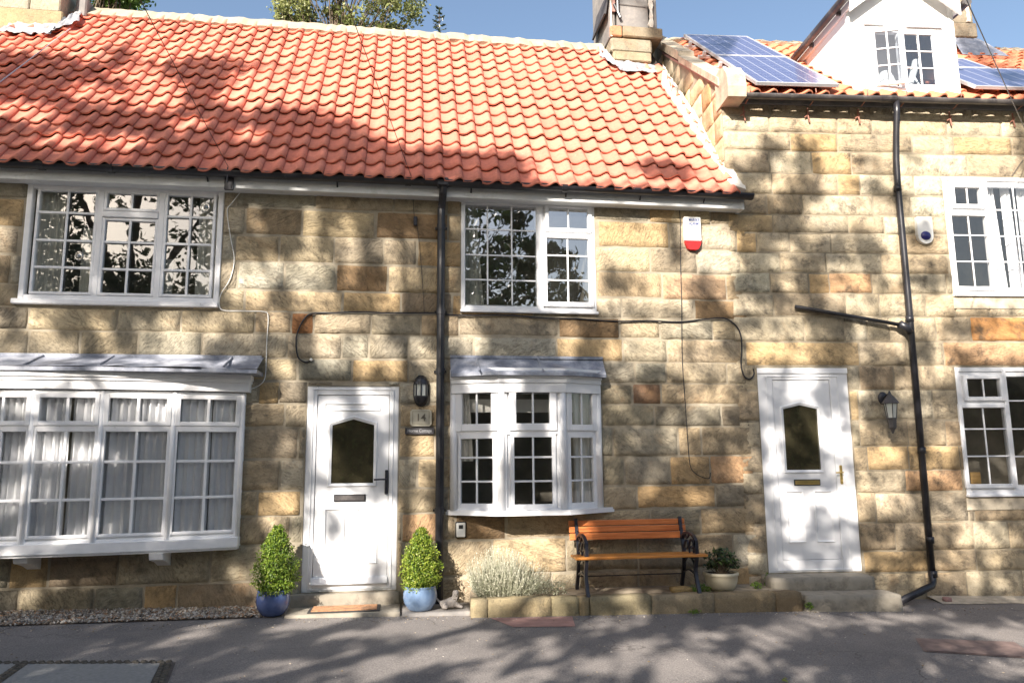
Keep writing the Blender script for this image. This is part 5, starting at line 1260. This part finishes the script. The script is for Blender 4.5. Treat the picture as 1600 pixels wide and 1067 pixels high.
# back slats lean back; front face about y=-.17 .. -.12
for i, (z0_, z1_) in enumerate(((.748,.803),(.683,.742),(.609,.677))):
    ytop = -.088 - i*.021
    mb = MB(); T = lambda p, yt=ytop: (p[0], p[1]+yt, p[2]); mb.T = T; mb.box(1.725, 2.985, -.022, .0, z0_, z1_+.0, .005); link('back_slat', mb, M['slat'], t)
for i in range(4):
    y_0 = -.60+i*.105; mb = MB(); mb.box(1.68+.012*i, 3.03-.012*i, y_0, y_0+.085, .466-.006*i, .492-.006*i, .006); link('seat_slat', mb, M['seatwood'], t)
def flat(mb, x, pts, wx=.030, r=.016):
    """flat bar casting following a curve in the y-z plane"""
    pts = [Vector((0,p[0],p[1])) for p in pts]; V = []; n = len(pts)
    for i, p in enumerate(pts):
        tt = (pts[min(i+1,n-1)]-pts[max(i-1,0)]).normalized(); nn = Vector((0,-tt.z,tt.y)); rr = r if not isinstance(r, list) else r[i]
        for (sx, sn) in ((-1,-1),(1,-1),(1,1),(-1,1)): V.append((x+sx*wx/2, p.y+nn.y*sn*rr, p.z+nn.z*sn*rr))
    F = [(i*4+k, i*4+(k+1)%4, (i+1)*4+(k+1)%4, (i+1)*4+k) for i in range(n-1) for k in range(4)]+[(0,1,2,3),((n-1)*4,(n-1)*4+3,(n-1)*4+2,(n-1)*4+1)]
    mb.add(V, F)
def crv(P_, n=8):
    out = []
    for i in range(len(P_)-1):
        p0 = P_[max(i-1,0)]; p1 = P_[i]; p2 = P_[i+1]; p3 = P_[min(i+2,len(P_)-1)]
        for k in range(n):
            s = k/n; out.append(tuple(.5*((2*p1[j])+(-p0[j]+p2[j])*s+(2*p0[j]-5*p1[j]+4*p2[j]-p3[j])*s*s+(-p0[j]+3*p1[j]-3*p2[j]+p3[j])*s**3) for j in (0,1)))
    return out+[P_[-1]]
for x in (bx0, bx1):
    mb = MB(); gzb = .118
    flat(mb, x, crv([(-.105,.825),(-.145,.66),(-.185,.55),(-.20,.46),(-.185,.33),(-.13,.20),(-.10,gzb)]), .034, .014)    # back upright and rear leg
    flat(mb, x, crv([(-.54,.62),(-.55,.52),(-.54,.44),(-.50,.33),(-.53,.22),(-.58,gzb-.005)]), .034, .015)                                 # front leg
    flat(mb, x, crv([(-.18,.455),(-.36,.445),(-.55,.455)]), .030, .014)
    flat(mb, x, crv([(-.165,.60),(-.22,.655),(-.34,.68),(-.46,.665),(-.535,.62),(-.545,.57),(-.51,.555),(-.49,.585)]), .034, .012)     # arm rest
    for P_ in ([(-.20,.50),(-.25,.58),(-.31,.60),(-.33,.54),(-.28,.51)], [(-.36,.47),(-.36,.56),(-.42,.62),(-.48,.58),(-.44,.53),(-.40,.55)], [(-.24,.66),(-.30,.62),(-.36,.66)], [(-.50,.47),(-.47,.51),(-.52,.54)]): flat(mb, x, crv(P_, 6), .018, .006)
    flat(mb, x, crv([(-.15,.26),(-.33,.31),(-.51,.28)]), .016, .007)
    flat(mb, x, crv([(-.185,.36),(-.26,.41),(-.32,.445)]), .016, .006); flat(mb, x, crv([(-.50,.36),(-.44,.41),(-.38,.445)]), .016, .006)
    e = link('bench_end', mb, M['iron'], t)
    mb = MB()
    for z, yb in ((.78,-.145),(.712,-.166),(.638,-.19)): mb.ball(x, yb-.008, z, .009,.006,.009, 8, 6)
    linksplit('bolt', mb, M['iron'], e)
mb = MB(); mb.tube([(bx0,-.17,.25),(bx1,-.17,.25)], .006, 6); mb.tube([(bx0+.02,-.17,.25),(bx0+.02,-.30,.30)], .004, 5); link('tie_rod', mb, M['iron'], t)

# ================================================================== things fixed on the walls
def wthing(name, label, cat, px, py, d=0, fr=L, group=None): p = fr.P(px, py, -d); return thing(name, label, cat, (p.x, 0, p.z), fr, group), p
# lantern 1
t, p = wthing('wall_lantern', 'black oval half-lantern with clear glass beside door 14', 'wall lamp', 656, 610); cx, cz = xw(658,610,-.06), zw(658,610,-.06)
hw, hh = .083, .165
mb = MB(); pts = []
for k in range(32):
    a = 2*math.pi*k/32; pts.append((cx+hw*math.copysign(abs(math.cos(a))**.85, math.cos(a)), cz+hh*math.copysign(abs(math.sin(a))**.9, math.sin(a))))
mb.prism(pts, 'y', -.025, -.004); link('back_plate', mb, M['black'], t)
def halfshell(mb, z0_, z1_, r0, r1, seg=14, flat_=.9):
    V = []
    for (z, r) in ((z0_, r0), (z1_, r1)):
        for k in range(seg+1): a = math.pi+math.pi*k/seg; V.append((cx+r*math.cos(a), -.02+flat_*r*math.sin(a), z))
    mb.smooth = True; mb.add(V, [(k, k+1, seg+1+k+1, seg+1+k) for k in range(seg)])
mb = MB()
for (a, b, r0, r1) in ((.075,.09,.078,.076),(.09,.12,.076,.062),(.12,.145,.062,.038),(.145,.158,.038,.004),(.065,.075,.082,.078)): halfshell(mb, cz+a, cz+b, r0, r1)
for (a, b, r0, r1) in ((-.07,-.055,.080,.080),(-.09,-.07,.072,.080),(-.125,-.09,.055,.072),(-.150,-.125,.028,.055),(-.158,-.150,.004,.028)): halfshell(mb, cz+a, cz+b, r0, r1)
for k in range(5): a = math.pi+math.pi*k/4; mb.smooth = False; mb.tube([(cx+.074*math.cos(a),-.02+.067*math.sin(a),cz-.06),(cx+.074*math.cos(a),-.02+.067*math.sin(a),cz+.07)], .009, 6)
link('lantern_body', mb, M['black'], t)
mb = MB(); halfshell(mb, cz-.058, cz+.068, .068, .068); link('lantern_glass', mb, M['lampglass'], t)
mb = MB(); mb.smooth = True; mb.lathe([(.0,-.04),(.012,-.04),(.014,-.01),(.022,.02),(.018,.045),(.0,.055)], cx, -.05, 12, cz); link('bulb', mb, M['lampglass'], t)
# number plaque, name plate
t, p = wthing('house_number_plaque', 'square pale stone plaque engraved with the number 14', 'plaque', 656.5, 652)
q = XZ(641,640)+XZ(674,666); mb = MB(); x0_, x1_, z0_, z1_ = q[0], q[2], q[3], q[1]; e = .02
mb.prism([(x0_,z0_+e),(x0_+e,z0_),(x1_-e,z0_),(x1_,z0_+e),(x1_,z1_-e),(x1_-e,z1_),(x0_+e,z1_),(x0_,z1_-e)], 'y', -.045, -.004); link('plaque_face', mb, M['plaque'], t)
mb = MB(); ring(mb, x0_+.024, x1_-.024, z0_+.018, z1_-.018, .004, -.0475, -.044, 0); link('plaque_border', mb, M['ink'], t)
text('14', .105, M['ink'], t, (x0_+x1_)/2, -.0455, (z0_+z1_)/2, .0015, 'numerals', .085)
t, p = wthing('house_name_plate', 'small black slate plate with pale house name in old lettering', 'name plate', 655.5, 673.5)
q = XZ(633,668)+XZ(678,678.5); mb = MB(); x0_, x1_, z0_, z1_ = q[0], q[2], q[3], q[1]; mb.box(x0_,x1_,-.030,-.006,z0_,z1_,.004); link('plate', mb, M['slate'], t)
text('Horne Cottage', .045, M['inkpale'], t, (x0_+x1_)/2, -.031, (z0_+z1_)/2+.002, .001, 'lettering', (x1_-x0_)*.83)
# alarm box 1
t, p = wthing('alarm_box', 'white alarm box with blue wording and red lamp base under the eaves', 'alarm box', 1080, 366)
a0, a1 = XZ(1065.5,341), XZ(1093.5,379); x0_, x1_, zt_, zm_ = a0[0], a1[0], a0[1], a1[1]; zb_ = XZ(1080,392)[1]; w_ = x1_-x0_
mb = MB(); mb.box(x0_, x1_, -.062, -.005, zm_, zt_, .008); link('cover', mb, M['whiteplastic'], t)
mb = MB(); mb.prism([(x0_+.006,zm_-.001),(x0_+.012,zm_-.035),(x0_+.04,zb_+.012),(x0_+w_*.35,zb_),(x1_-w_*.35,zb_),(x1_-.04,zb_+.012),(x1_-.012,zm_-.035),(x1_-.006,zm_-.001)], 'y', -.058, -.008); link('red_lamp', mb, M['redplastic'], t)
for s_t, fz, sz, mt_, ww in (('MARSKE', .86, .05, 'inkblue', .62), ('ALARMS', .70, .05, 'inkblue', .62), ('01642', .46, .04, 'inkgrey', .46), ('490221', .24, .04, 'inkgrey', .55)):
    text(s_t, sz, M[mt_], t, (x0_+x1_)/2+.018, -.0635, zm_+(zt_-zm_)*fz, .0008, 'lettering', w_*ww)
# alarm box 2
t, p = wthing('alarm_box', 'rounded white alarm box with dark blue dome on the taller house', 'alarm box', 1440, 362, 0, R)
def RXZ(px,py): q_ = R.P(px,py); return q_.x, q_.z
a0, a1 = RXZ(1427,341), RXZ(1455,383); x0_, x1_, zt_, zb_ = a0[0], a1[0], a0[1], a1[1]; cxx = (x0_+x1_)/2; rr = (x1_-x0_)/2
pl = [(x0_,zt_-.012),(x0_+.012,zt_)]+[(x1_-.012,zt_),(x1_,zt_-.012)]+[(cxx+rr*math.cos(-math.pi*k/10), zb_+rr+rr*math.sin(-math.pi*k/10)) for k in range(0,11)]
mb = MB(); mb.prism(pl, 'y', -.06, -.006); link('cover', mb, M['whiteplastic'], t)
mb = MB(); mb.smooth = True; mb.ball(cxx, -.058, zb_+rr+.0, rr*.66, .03, rr*.58, 18, 10); link('blue_dome', mb, M['blueplastic'], t)
# key safe
t, p = wthing('key_safe', 'small grey and black key safe below the bay sill by the downpipe', 'key safe', 719.5, 826)
a0, a1 = XZ(712.5,816), XZ(727,838); x0_, x1_, zt_, zb_ = a0[0], a1[0], a0[1], a1[1]
mb = MB(); mb.box(x0_-.008,x1_+.010,-.03,-.006,zb_-.008,zt_+.010,.008); link('surround', mb, M['blackrubber'], t); mb = MB(); mb.box(x0_,x1_-.002,-.05,-.0305,zb_,zt_,.012); link('cover', mb, M['whiteplastic'], t)
mb = MB(); mb.box(x0_+.025,x1_-.028,-.053,-.0505,zt_-.06,zt_-.022,.002); link('keypad', mb, M['blackrubber'], t)
# lantern 2 (R)
t, p = wthing('wall_lantern', 'weathered black carriage lantern hanging from a round bracket right of the brass-handled door', 'wall lamp', 1385, 640, 0, R)
dL = .17; c_ = R.P(1392, 640, -dL); cx, cz = c_.x, c_.z; Zp = lambda py: R.P(1392, py, -dL).z
ba = R.P(1380, 622, -.02); mb = MB(); mb.smooth = True
V = []; 
mb.T = lambda p_: (ba.x+p_[0], -p_[2]-.004, ba.z+p_[1]*1.25); mb.lathe([(0.058,0),(.058,.014),(.05,.024),(.03,.03),(0.001,.034)], 0, 0, 20); mb.T = None
mb.tube([(ba.x,-.03,ba.z),(ba.x+.01,-.09,ba.z+.035),(cx,-dL+.02,Zp(617)+.012),(cx,-dL,Zp(617))], .012, 8); link('wall_bracket', mb, M['iron'], t)
mb = MB(); hxn = 6
def hexl(prof, mb): 
    V = [(cx+r*math.cos(2*math.pi*k/6+.26), -dL+r*math.sin(2*math.pi*k/6+.26), z) for r, z in prof for k in range(6)]
    mb.smooth = False; mb.add(V, [(i*6+k, i*6+(k+1)%6, (i+1)*6+(k+1)%6, (i+1)*6+k) for i in range(len(prof)-1) for k in range(6)])
ztop, zr_, zgb, zbo = Zp(612), Zp(629), Zp(653), Zp(676)
hexl([(.008,ztop+.01),(.012,ztop-.005),(.022,ztop-.03),(.045,ztop-.055),(.092,zr_),(.094,zr_-.008),(.07,zr_-.012)], mb)
hexl([(.052,zgb+.004),(.054,zgb-.006),(.048,zgb-.02),(.044,Zp(668)),(.022,Zp(672)),(.012,zbo),(.004,zbo-.012)], mb)
for k in range(6): a = 2*math.pi*k/6+.26; mb.tube([(cx+.070*math.cos(a),-dL+.070*math.sin(a),zr_-.008),(cx+.050*math.cos(a),-dL+.050*math.sin(a),zgb)], .005, 5)
link('lantern_body', mb, M['greypipe'], t)
mb = MB(); hexl([(.066,zr_-.010),(.046,zgb)], mb); link('lantern_glass', mb, M['lampglass'], t)

# cables
def cable(label, pxs, d, r, mat, fr=L, extra=None, seg=6):
    p0 = fr.P(*pxs[0], -d); pts = crv([(fr.P(a,b,-d).x, fr.P(a,b,-d).z) for a, b in pxs], 5)
    mb = MB(); mb.smooth = True; mb.tube([(x, -d, z) for x, z in pts], r, seg)
    return tag(link('cable', mb, mat, None, (p0.x,-d,p0.z), fr), label, 'cable')
cable('thick black cable running along the wall below the upper windows, its left part', [(487,562),(478,566),(467,560),(463,545),(464,522),(475,499),(488,490),(520,489),(565,487),(600,489),(640,489),(690,489)], .025, .0085, M['black'])
cable('thick black cable running along the wall below the upper windows, right of the downpipe', [(694,491),(730,493),(790,492),(850,497),(900,498),(960,502),(1010,501),(1060,503),(1100,499),(1130,497),(1148,507),(1157,522),(1159,545),(1158,570),(1163,588),(1172,592),(1178,585),(1177,576)], .025, .0085, M['black'])
cable('thin black cable dropping from the eaves past the alarm box to the bench', [(1060,318),(1063,345),(1063,400),(1065,470),(1066,560),(1070,620),(1074,680),(1078,725),(1085,738),(1097,745),(1108,747),(1110,738)], .018, .0045, M['black'])
cable('thin white cable looping down right of the upper left window', [(376,300),(362,318),(355,330),(360,370),(366,405),(360,435),(345,460),(343,478),(350,485),(380,486),(412,487),(419,495),(417,530),(416,560),(414,590),(405,602),(386,610)], .02, .0045, M['whiteplastic'])
cable('thin dark cable hanging from the eaves between window and downpipe', [(645,300),(647,335),(652,355),(656,390),(660,440),(663,489)], .02, .003, M['black'])
cable('thin wire loop across the wall at the upper right window', [(1600,248),(1590,262),(1581,275)], .02, .003, M['greypipe'], R)
p = L.P(649,343,-.03); mb = MB(); mb.box(p.x-.02,p.x+.02,-.045,-.016,p.z-.07,p.z+.03,.005); tag(link('cable_clamp', mb, M['iron'], None, (p.x,-.03,p.z)), 'small black cable clamp under the eaves left of the downpipe', 'clamp')
mb = MB(); mb.smooth = True; p = L.P(486,562,-.035); mb.ball(p.x,-.04,p.z,.016,.016,.016,10,8); tag(link('cable_end_cap', mb, M['whiteplastic'], None, (p.x,-.04,p.z)), 'white cap on the end of the thick black cable above door 14', 'cable cap')
# overhead wires to a pole across the road
def wire(label, a, b, r=.006, sag=.25, frame=L, seg=18):
    a, b = Vector(a), Vector(b); pts = [a.lerp(b, i/seg)+Vector((0,0,-sag*4*(i/seg)*(1-i/seg))) for i in range(seg+1)]
    mb = MB(); mb.smooth = True; mb.tube(pts, r, 6); return tag(link('overhead_wire', mb, M['black'], None, a), label, 'wire', 'overhead wires')
POLE = Vector((-2.45,-12.6,6.25))
wire('overhead wire meeting the gutter left of the orange roof tiles\' middle, above the old window', L.P(357,262,-.28), POLE, .0035, .02)
wire('overhead wire crossing the roof to the gutter left of the downpipe', L.P(643,277,-.29), POLE, .0035, .02)
pa = R.wld(R.P(1612,225,-.1)); d_ = ray(1510,0); pb = CAM + d_*4.6; pb2 = pa + (pb-pa)*2.2
wire('overhead wire running from the sky past the dormer to the upper right window', pa, pb2, .004, 0)
q_ = rp(0,0); mb = MB()
def onroof(px,py,o):
    d = ray(px,py); n = Vector((0,-math.sin(TH),math.cos(TH))); A = Vector((0,ye,ze))+n*o; return CAM + d*((A-CAM).dot(n)/d.dot(n))
a, b = onroof(110,45,.11), onroof(-6,133,.11); mb.tube([a, b], .006, 6); tag(link('roof_wire', mb, M['alu'], None, a), 'pale wire stretched over the tiles at the far left roof corner', 'wire')
# ================================================================== TREES
def cluster(mb, c, r, n, size, shade, flat_=.8):
    for i in range(n):
        v = pick_in_ball(); v = v*(.55+.45*random.random()); leafquad(mb, (c[0]+v.x*r, c[1]+v.y*r, c[2]+v.z*r*flat_), size*random.uniform(.7,1.3), min(1,max(0,shade+random.gauss(0,.18))), 1.6)
def tree(name, label, base, hgt, trunk_r, crown, mat, seed, nbr, leaves, size, cr, parent_frame=L, grp=None, lean=(0,0)):
    """crown: list of (cx,cy,cz,rx,ry,rz) lobes"""
    random.seed(seed); t = thing(name, label, 'tree', base, L, grp); tk = MB(); tk.smooth = True; lf = MB(); b = Vector(base)
    top = Vector((base[0]+lean[0], base[1]+lean[1], base[2]+hgt)); pts = [b+(top-b)*(i/6)+Vector((random.gauss(0,.06)*i/2, random.gauss(0,.06)*i/2, 0)) for i in range(7)]
    tk.tube(pts, [trunk_r*(1-.82*i/6) for i in range(7)], 10)
    for i in range(nbr):
        lo = random.choice(crown); v = pick_in_ball(); v = v.normalized()*(v.length**.45); p = Vector((lo[0]+v.x*lo[3], lo[1]+v.y*lo[4], lo[2]+v.z*lo[5]))
        k = random.uniform(.25,.9); s0 = b+(top-b)*min(.97,max(.2,((p.z-b.z)/hgt)*.75)); mid = s0.lerp(p,.5)+Vector((random.gauss(0,.2),random.gauss(0,.2),.15))
        if i % 2 == 0: tk.tube([s0, mid, p], [trunk_r*.16, trunk_r*.09, trunk_r*.03], 5, False)
        sh = .45+.35*noise.noise(p*.9)+.1*v.z; cluster(lf, p, cr*random.uniform(.7,1.25), leaves, size, sh)
    tr = link('trunk', tk, M['bark'], t); link('crown', lf, mat, t); return t
tree('broadleaf_tree', 'leafy green tree top showing above the ridge beside the left chimney', (-6.9,8,0), 12, .25, [(-6.7,8.2,12.1,.85,1.2,1.6),(-7.4,8.2,12.6,.9,1.2,1.5),(-6.15,8,11.75,.45,.7,.6)], M['brightleaf'], 5, 110, 60, .075, .33)
tree('conifer_tree', 'olive-green feathery tree rising behind the middle of the ridge', (-1.65,8.3,0), 15, .16, [(-.9,8.3,12.6,1.2,1.2,1.5),(-2.2,8.3,12.5,.75,.9,1.1),(-.2,8.3,12.2,.55,.9,1.1),(-2.55,8.3,11.55,.42,.5,.35),(-1.0,8.3,11.2,.9,.6,.5)], M['conifer'], 9, 190, 46, .06, .27)
random.seed(14); t = thing('young_conifer', 'tiny dark conifer tip poking above the ridge right of the olive tree', 'tree', (.70,8,9.0), L); mb = MB(); lf = MB(); mb.tube([(.70,8,0),(.70,8,11.75)], [.05,.008], 6)
for z in [10.6+.11*i for i in range(11)]:
    for k in range(5): a = random.uniform(0,6.28); r = .05+.24*(11.8-z)/1.2; e = Vector((.70+r*math.cos(a),8+r*math.sin(a),z+.04)); mb.tube([(.70,8,z),e],[.006,.003],4,False); [leafquad(lf, Vector((.70,8,z)).lerp(e,random.random()), .03, random.uniform(0,.3), 3) for _ in range(9)]
link('trunk', mb, M['bark'], t); link('crown', lf, M['darkleaf'], t)

# --- the tree that dapples the front: its crown stands up-sun of the cottages
SH = None
#SHADOWMAP#
SU0, SV0, SD = -7.0, -2.7, .15
SHR = """..................................................................................................
..................................................................................................
..................................................................................8888888.........
.......................................................................138888888888888888.........
...........................................................8861166888831588888888888888888........
...............................................8888888888388711148888721788888888888883022........
.........................................88888888888888828881114788881004885038888808810011.......
.......................................8888888888888888288841100870381001125888888868887788.......
......................................888888888888000311168118782004200023888888888886482111......
....................................888888888888001881111116182868014435803888888888887800000.....
..................................88888888888888888111111111863884045847860088888888850000000.....
.................................8888888888108888865888811181088885080048100088888888830310333....
...............................888888888588888888888412111888888888883700732004641658888886888....
.............................888888888800588888000121111588888600888888588300001010002088888888...
............................8888888888845860007481111128888888403088888888610088888888888888888...
..........................8888888888882068820014881111388764888888888888888888888802888888888888..
........................8888888888888888881000001111113100005888008878828777888888008888888888888.
.......................88888888888888888771000004558751000038870028008830038888888888888888537888.
.....................8884788888888888886000000045004300002888860688878087777777567017360007677777.
....................55500588888888888310006358820000000001125088888888087777777707777677777037777.
....................00358282288888880400001008500000000014588600068868800777772773007775015027777.
......................888865788888888800000008000000000000018654456702880773652777737777700777777.
......................333100337880488800400000500186753000110000002700881770077776777735726347777.
......................0000000708081088126080010005884632368887224688118887700777377777700173777777
......................0000000107680088017160020208888858888887637777547777700003000007775777777777
......................7710000108888388102400167058888808885887760177777777727777400007000377777777
......................8840002208888888878853588005888808880887777777777677077777777777777777777777
......................8886013078888888888888888088888808880887777777777047077777700027700777777777
......................8888023088888888838058883100888823880887777756777037077761077477710377777777
......................8824282080888888868088888704888800880887777700777777037700707777777777777777
.....................88820882500006888888288888888888800882887777707677777577723707777720777777777
.....................33300004600047588002008606888888800887887777707000777777777777777788877777777
.....................88878378858621388802888018280881000288887077774020577771277707770788877777777
...................0000000520002000008838888888885888588888887777777356777771027888888303177777777
...................0000002880700007548038808180880885768888887777743000067755357853877860887300110
...................0078300848883068888888050000008835888884884001213704770122278884001880011011222
...................0080058808000034828888007807448600888880087723000503770022246862882562888252222
..................00050378888870480088085000088888105888887687700000000777685288783842222486872222
..................88885888888888888888888448815888838888874367777777557777232588722222222222222222
..................88888888888888888000811888602888888888840030000000076000688583222222222222222222
..................88888888888888885000810283880088888888820001883000888488872888222682288722222222
..................88888888888888888032020280880388888888810000882000071088882782222582288622222222
..................00088888888888888888880820854888888888700000000005000025845888888832222222222220
..................20088888888888888888880840800088888888700000000008000088850278888880088000000000
..................88888888888888888888880867888888888888810000000008000008888888878820088200000000
..................88888888888888888808880888888888488888820000000025000088887800000000036000000000
...................9999999999999999999999999999999999999998558888888888888888740000000500000000000
...................9999999999999999999999999999999999999900000000000000008888888000066830000000000
..................99999999999999999999999999999999999999900000000038830008823888007888800000000000
.................999994004600999999999999999999999999999900000001888860008880088000000000000000000
.................999980002000599999999999999999999999999000000006888700088880887000860088000000000
................9999999479779999999499999999999999999990000000004888400000087185000000000000000000
...............99999999999999999990099999999900000000000000000000552000000088087000000000000000000
...............37620039999999309990599999999000000000000000000000000000000021000000000000000000000
..............000000099999999009998999999990000000000000000000000000000000000000000000000000000000
.............3330001799999999799999999999900000000000000000000000000000000000000000000000000000000
.............9992599999972989999779999999000000000000000000000000000000000000000000000000000000000
............99999999170100309988169999900000000000000000000000000000000000000000000000000000000000
...........999999990020500099900057446000000000000000000000000000000000000000000000000000000000000
...........999999960036100099000000000000000000000000000000000000000000000000000000000000000000000
..........9999999920595000699000000000000000000000000000000000000000000000000000000000000000000000
.........99999999958990002998100000000000000000000000000000000000000000000000000000000000000000000
.........99999999997410029999000000000000000000000000000000000000000000000000000000000000000000000
........999999999990000099996000000000000000000000000000000000000000000000000000000000000000000000
.......9999999999970002999993000000000000000000000000000000000000000000000000000000000000000000000
.......9999999999992598999994100000000000000000000000000000000000000000000000000000000000000000000
......00999999900999909999995502600000000000000000000000000000000000000000000000000000000000000000
......000000000009900099999986000000000000000000000000000000000000......00000000000000000000000000
.....0000000000099000009999000000000000000000000000000000000000000......00000000000000000000000000
....00000000000099000000000000000000000000000000000000000000000000......00000000000000000000000000
....00000000000090000000000000000000000000000000000000000000000000......00000000000000000000000000
...00000000000000000000000000000000000000000000000000000000000000.......00000000000000000000000000
..000000000000000000000000000000000000000000000000000000000000000.......00000000000000000000000000
..000000000000000000000000000000000000000000000000000000000000000.......00000000000000000000000000
.000000000000000000000000000000000000000000000000000000000000000........00000000000000000000000000
0000000000000000000000000000000000000000000000000000000000000000........00000000000000000000000000
0000000000000000000000000000000000000000000000000000000000000000........00000000000000000000000000
000000000000000000000000000000000000000000000000000000000000000.........00000000000000000000000000
000000000000000000000000000000000000000000000000000000000000000.........00000000000000000000000000
000000000000000000000000000000000000000000000000000000000000000.........00000000000000000000000000
00000000000000000000000000000000000000000000000000000000000000..........00000000000000000000000000
00000000000000000000000000000000000000000000000000000000000000..........00000000000000000000000000"""
SH = [[((8.8 if j < 22 else 6.2+4*noise.noise(Vector((i*.2, j*.22, 3)))) if ch == '.' else float(ch)) for i, ch in enumerate(r)] for j, r in enumerate(SHR.split('\n'))]
#ENDMAP#
def bil(u, v):
    """leaf density of the crown, measured where the sun ray through (u,0,v) passes"""
    if SH is None: return .5+.9*noise.noise(Vector((u*1.6, v*1.9, 2)))
    fu = (u-SU0)/SD; fv = (v-SV0)/SD; i = int(math.floor(fu)); j = int(math.floor(fv))
    if i < 0 or j < 0 or i >= len(SH[0])-1 or j >= len(SH)-1:
        e = max(-fu, fu-len(SH[0])+1, -fv, fv-len(SH)+1, 0)*SD
        return max(0, .62-.22*e) + .5*noise.noise(Vector((u*1.5, v*1.7, 2)))
    a, b = fu-i, fv-j
    fine = .45*max(0, noise.noise(Vector((u*3.0, v*3.0, 11)))-.15)
    return -fine + ((SH[j][i]*(1-a)+SH[j][i+1]*a)*(1-b)+(SH[j+1][i]*(1-a)+SH[j+1][i+1]*a)*b)/9.0
random.seed(99)
TB = Vector((-6.9,-11.4,gz(-6.9,-11.4)))
t = thing('shade_tree', 'large broad leafy tree across the road that dapples the cottage fronts', 'tree', TB)
lf = MB(); tk = MB(); tk.smooth = True; step = .15; nodes = []
v = -3.4
while v < 9.6:
    u = -8.2
    while u < 9.6:
        d = bil(u, v); d = min(.97, max(0, .5+(d-.5)*1.35))
        if d > .06:
            lam = -math.log(1-d)*step*step/(.0083*.5)
            n_ = int(lam)+(random.random() < lam-int(lam))
            for q in range(n_):
                tt = 10.9+1.6*noise.noise(Vector((u*.35, v*.35, 5)))+random.uniform(-1.1,1.1)
                uu = u+random.uniform(-.5,.5)*step; vv = v+random.uniform(-.5,.5)*step
                p = Vector((uu-.6*tt, -tt, vv+.65*tt)); leafquad(lf, p, random.uniform(.085,.125), min(1,max(0,random.gauss(.45,.22))), 1.5)
                if random.random() < .0035: nodes.append(p)
        u += step
    v += step
link('crown', lf, M['leaf'], t)
tops = [TB+Vector((0,0,5.2)), TB+Vector((-1.2,.5,8.3)), TB+Vector((2.0,-.4,8.3)), TB+Vector((.4,.6,11.5))]
tk.tube([TB-Vector((0,0,.3)), TB+Vector((.1,0,2.5)), tops[0]], [.26,.20,.16], 12)
for q in tops[1:]: tk.tube([tops[0], tops[0].lerp(q,.5)+Vector((.1,0,.1)), q], [.12,.08,.045], 8)
for p in nodes[:170]:
    s0 = min(tops, key=lambda q: (q-p).length); mid = s0.lerp(p,.5)+Vector((random.gauss(0,.25),random.gauss(0,.25),.25)); tk.tube([s0, s0.lerp(mid,.5)+Vector((0,0,.1)), mid, p], [.05,.035,.022,.008], 5, False)
link('trunk', tk, M['bark'], t)
tree('roadside_tree', 'tall dark leafy tree behind the viewer, opposite the bench', (2.5,-19.5,-.4), 11, .3, [(2.0,-18.5,8.5,3.2,1.6,3.0),(4.5,-19,7.5,2.2,1.6,2.2),(0,-19,6.8,2,1.5,1.8)], M['leaf'], 33, 170, 46, .17, .62, grp='trees across the road')
tree('roadside_tree', 'bushy dark tree at the far left across the road', (-15.5,-15,-.0), 9, .28, [(-15.5,-15,6.8,2.6,1.8,3.0),(-13.8,-15.5,5.0,1.8,1.5,1.8)], M['leaf'], 34, 120, 46, .17, .6, grp='trees across the road')
tree('roadside_tree', 'bushy dark tree at the far right across the road', (13.5,-17,-.6), 9, .28, [(12.5,-16.5,6.5,3.2,1.8,3.2),(9.5,-17,5.2,2.2,1.5,2.0)], M['leaf'], 35, 140, 46, .17, .62, grp='trees across the road')
random.seed(55); mb = MB(); sm = MB()
for i in range(24000):
    x = random.uniform(-22,22); k = random.random(); z = gz(x,-13.5)+4.3*k**.8; y = -13.6+.55*(1-k*.4)*(1 if random.random() < .6 else -random.random())+.2*noise.noise(Vector((x*.8,z,0)))
    leafquad(mb, (x,y,z+.15*noise.noise(Vector((x*1.3,0,0)))), random.uniform(.07,.13), random.random()**1.5*.9, 1.5)
sm.box(-22,22,-13.95,-13.5,-.6,3.9)
t = thing('hedge', 'long dark green hedge across the road behind the viewer', 'hedge', (0,-13.6,0)); link('foliage', mb, M['hedgeleaf'], t); link('twigs', sm, simple('hedge_core', (.015,.022,.008), 1, .4, 6, 1), t)
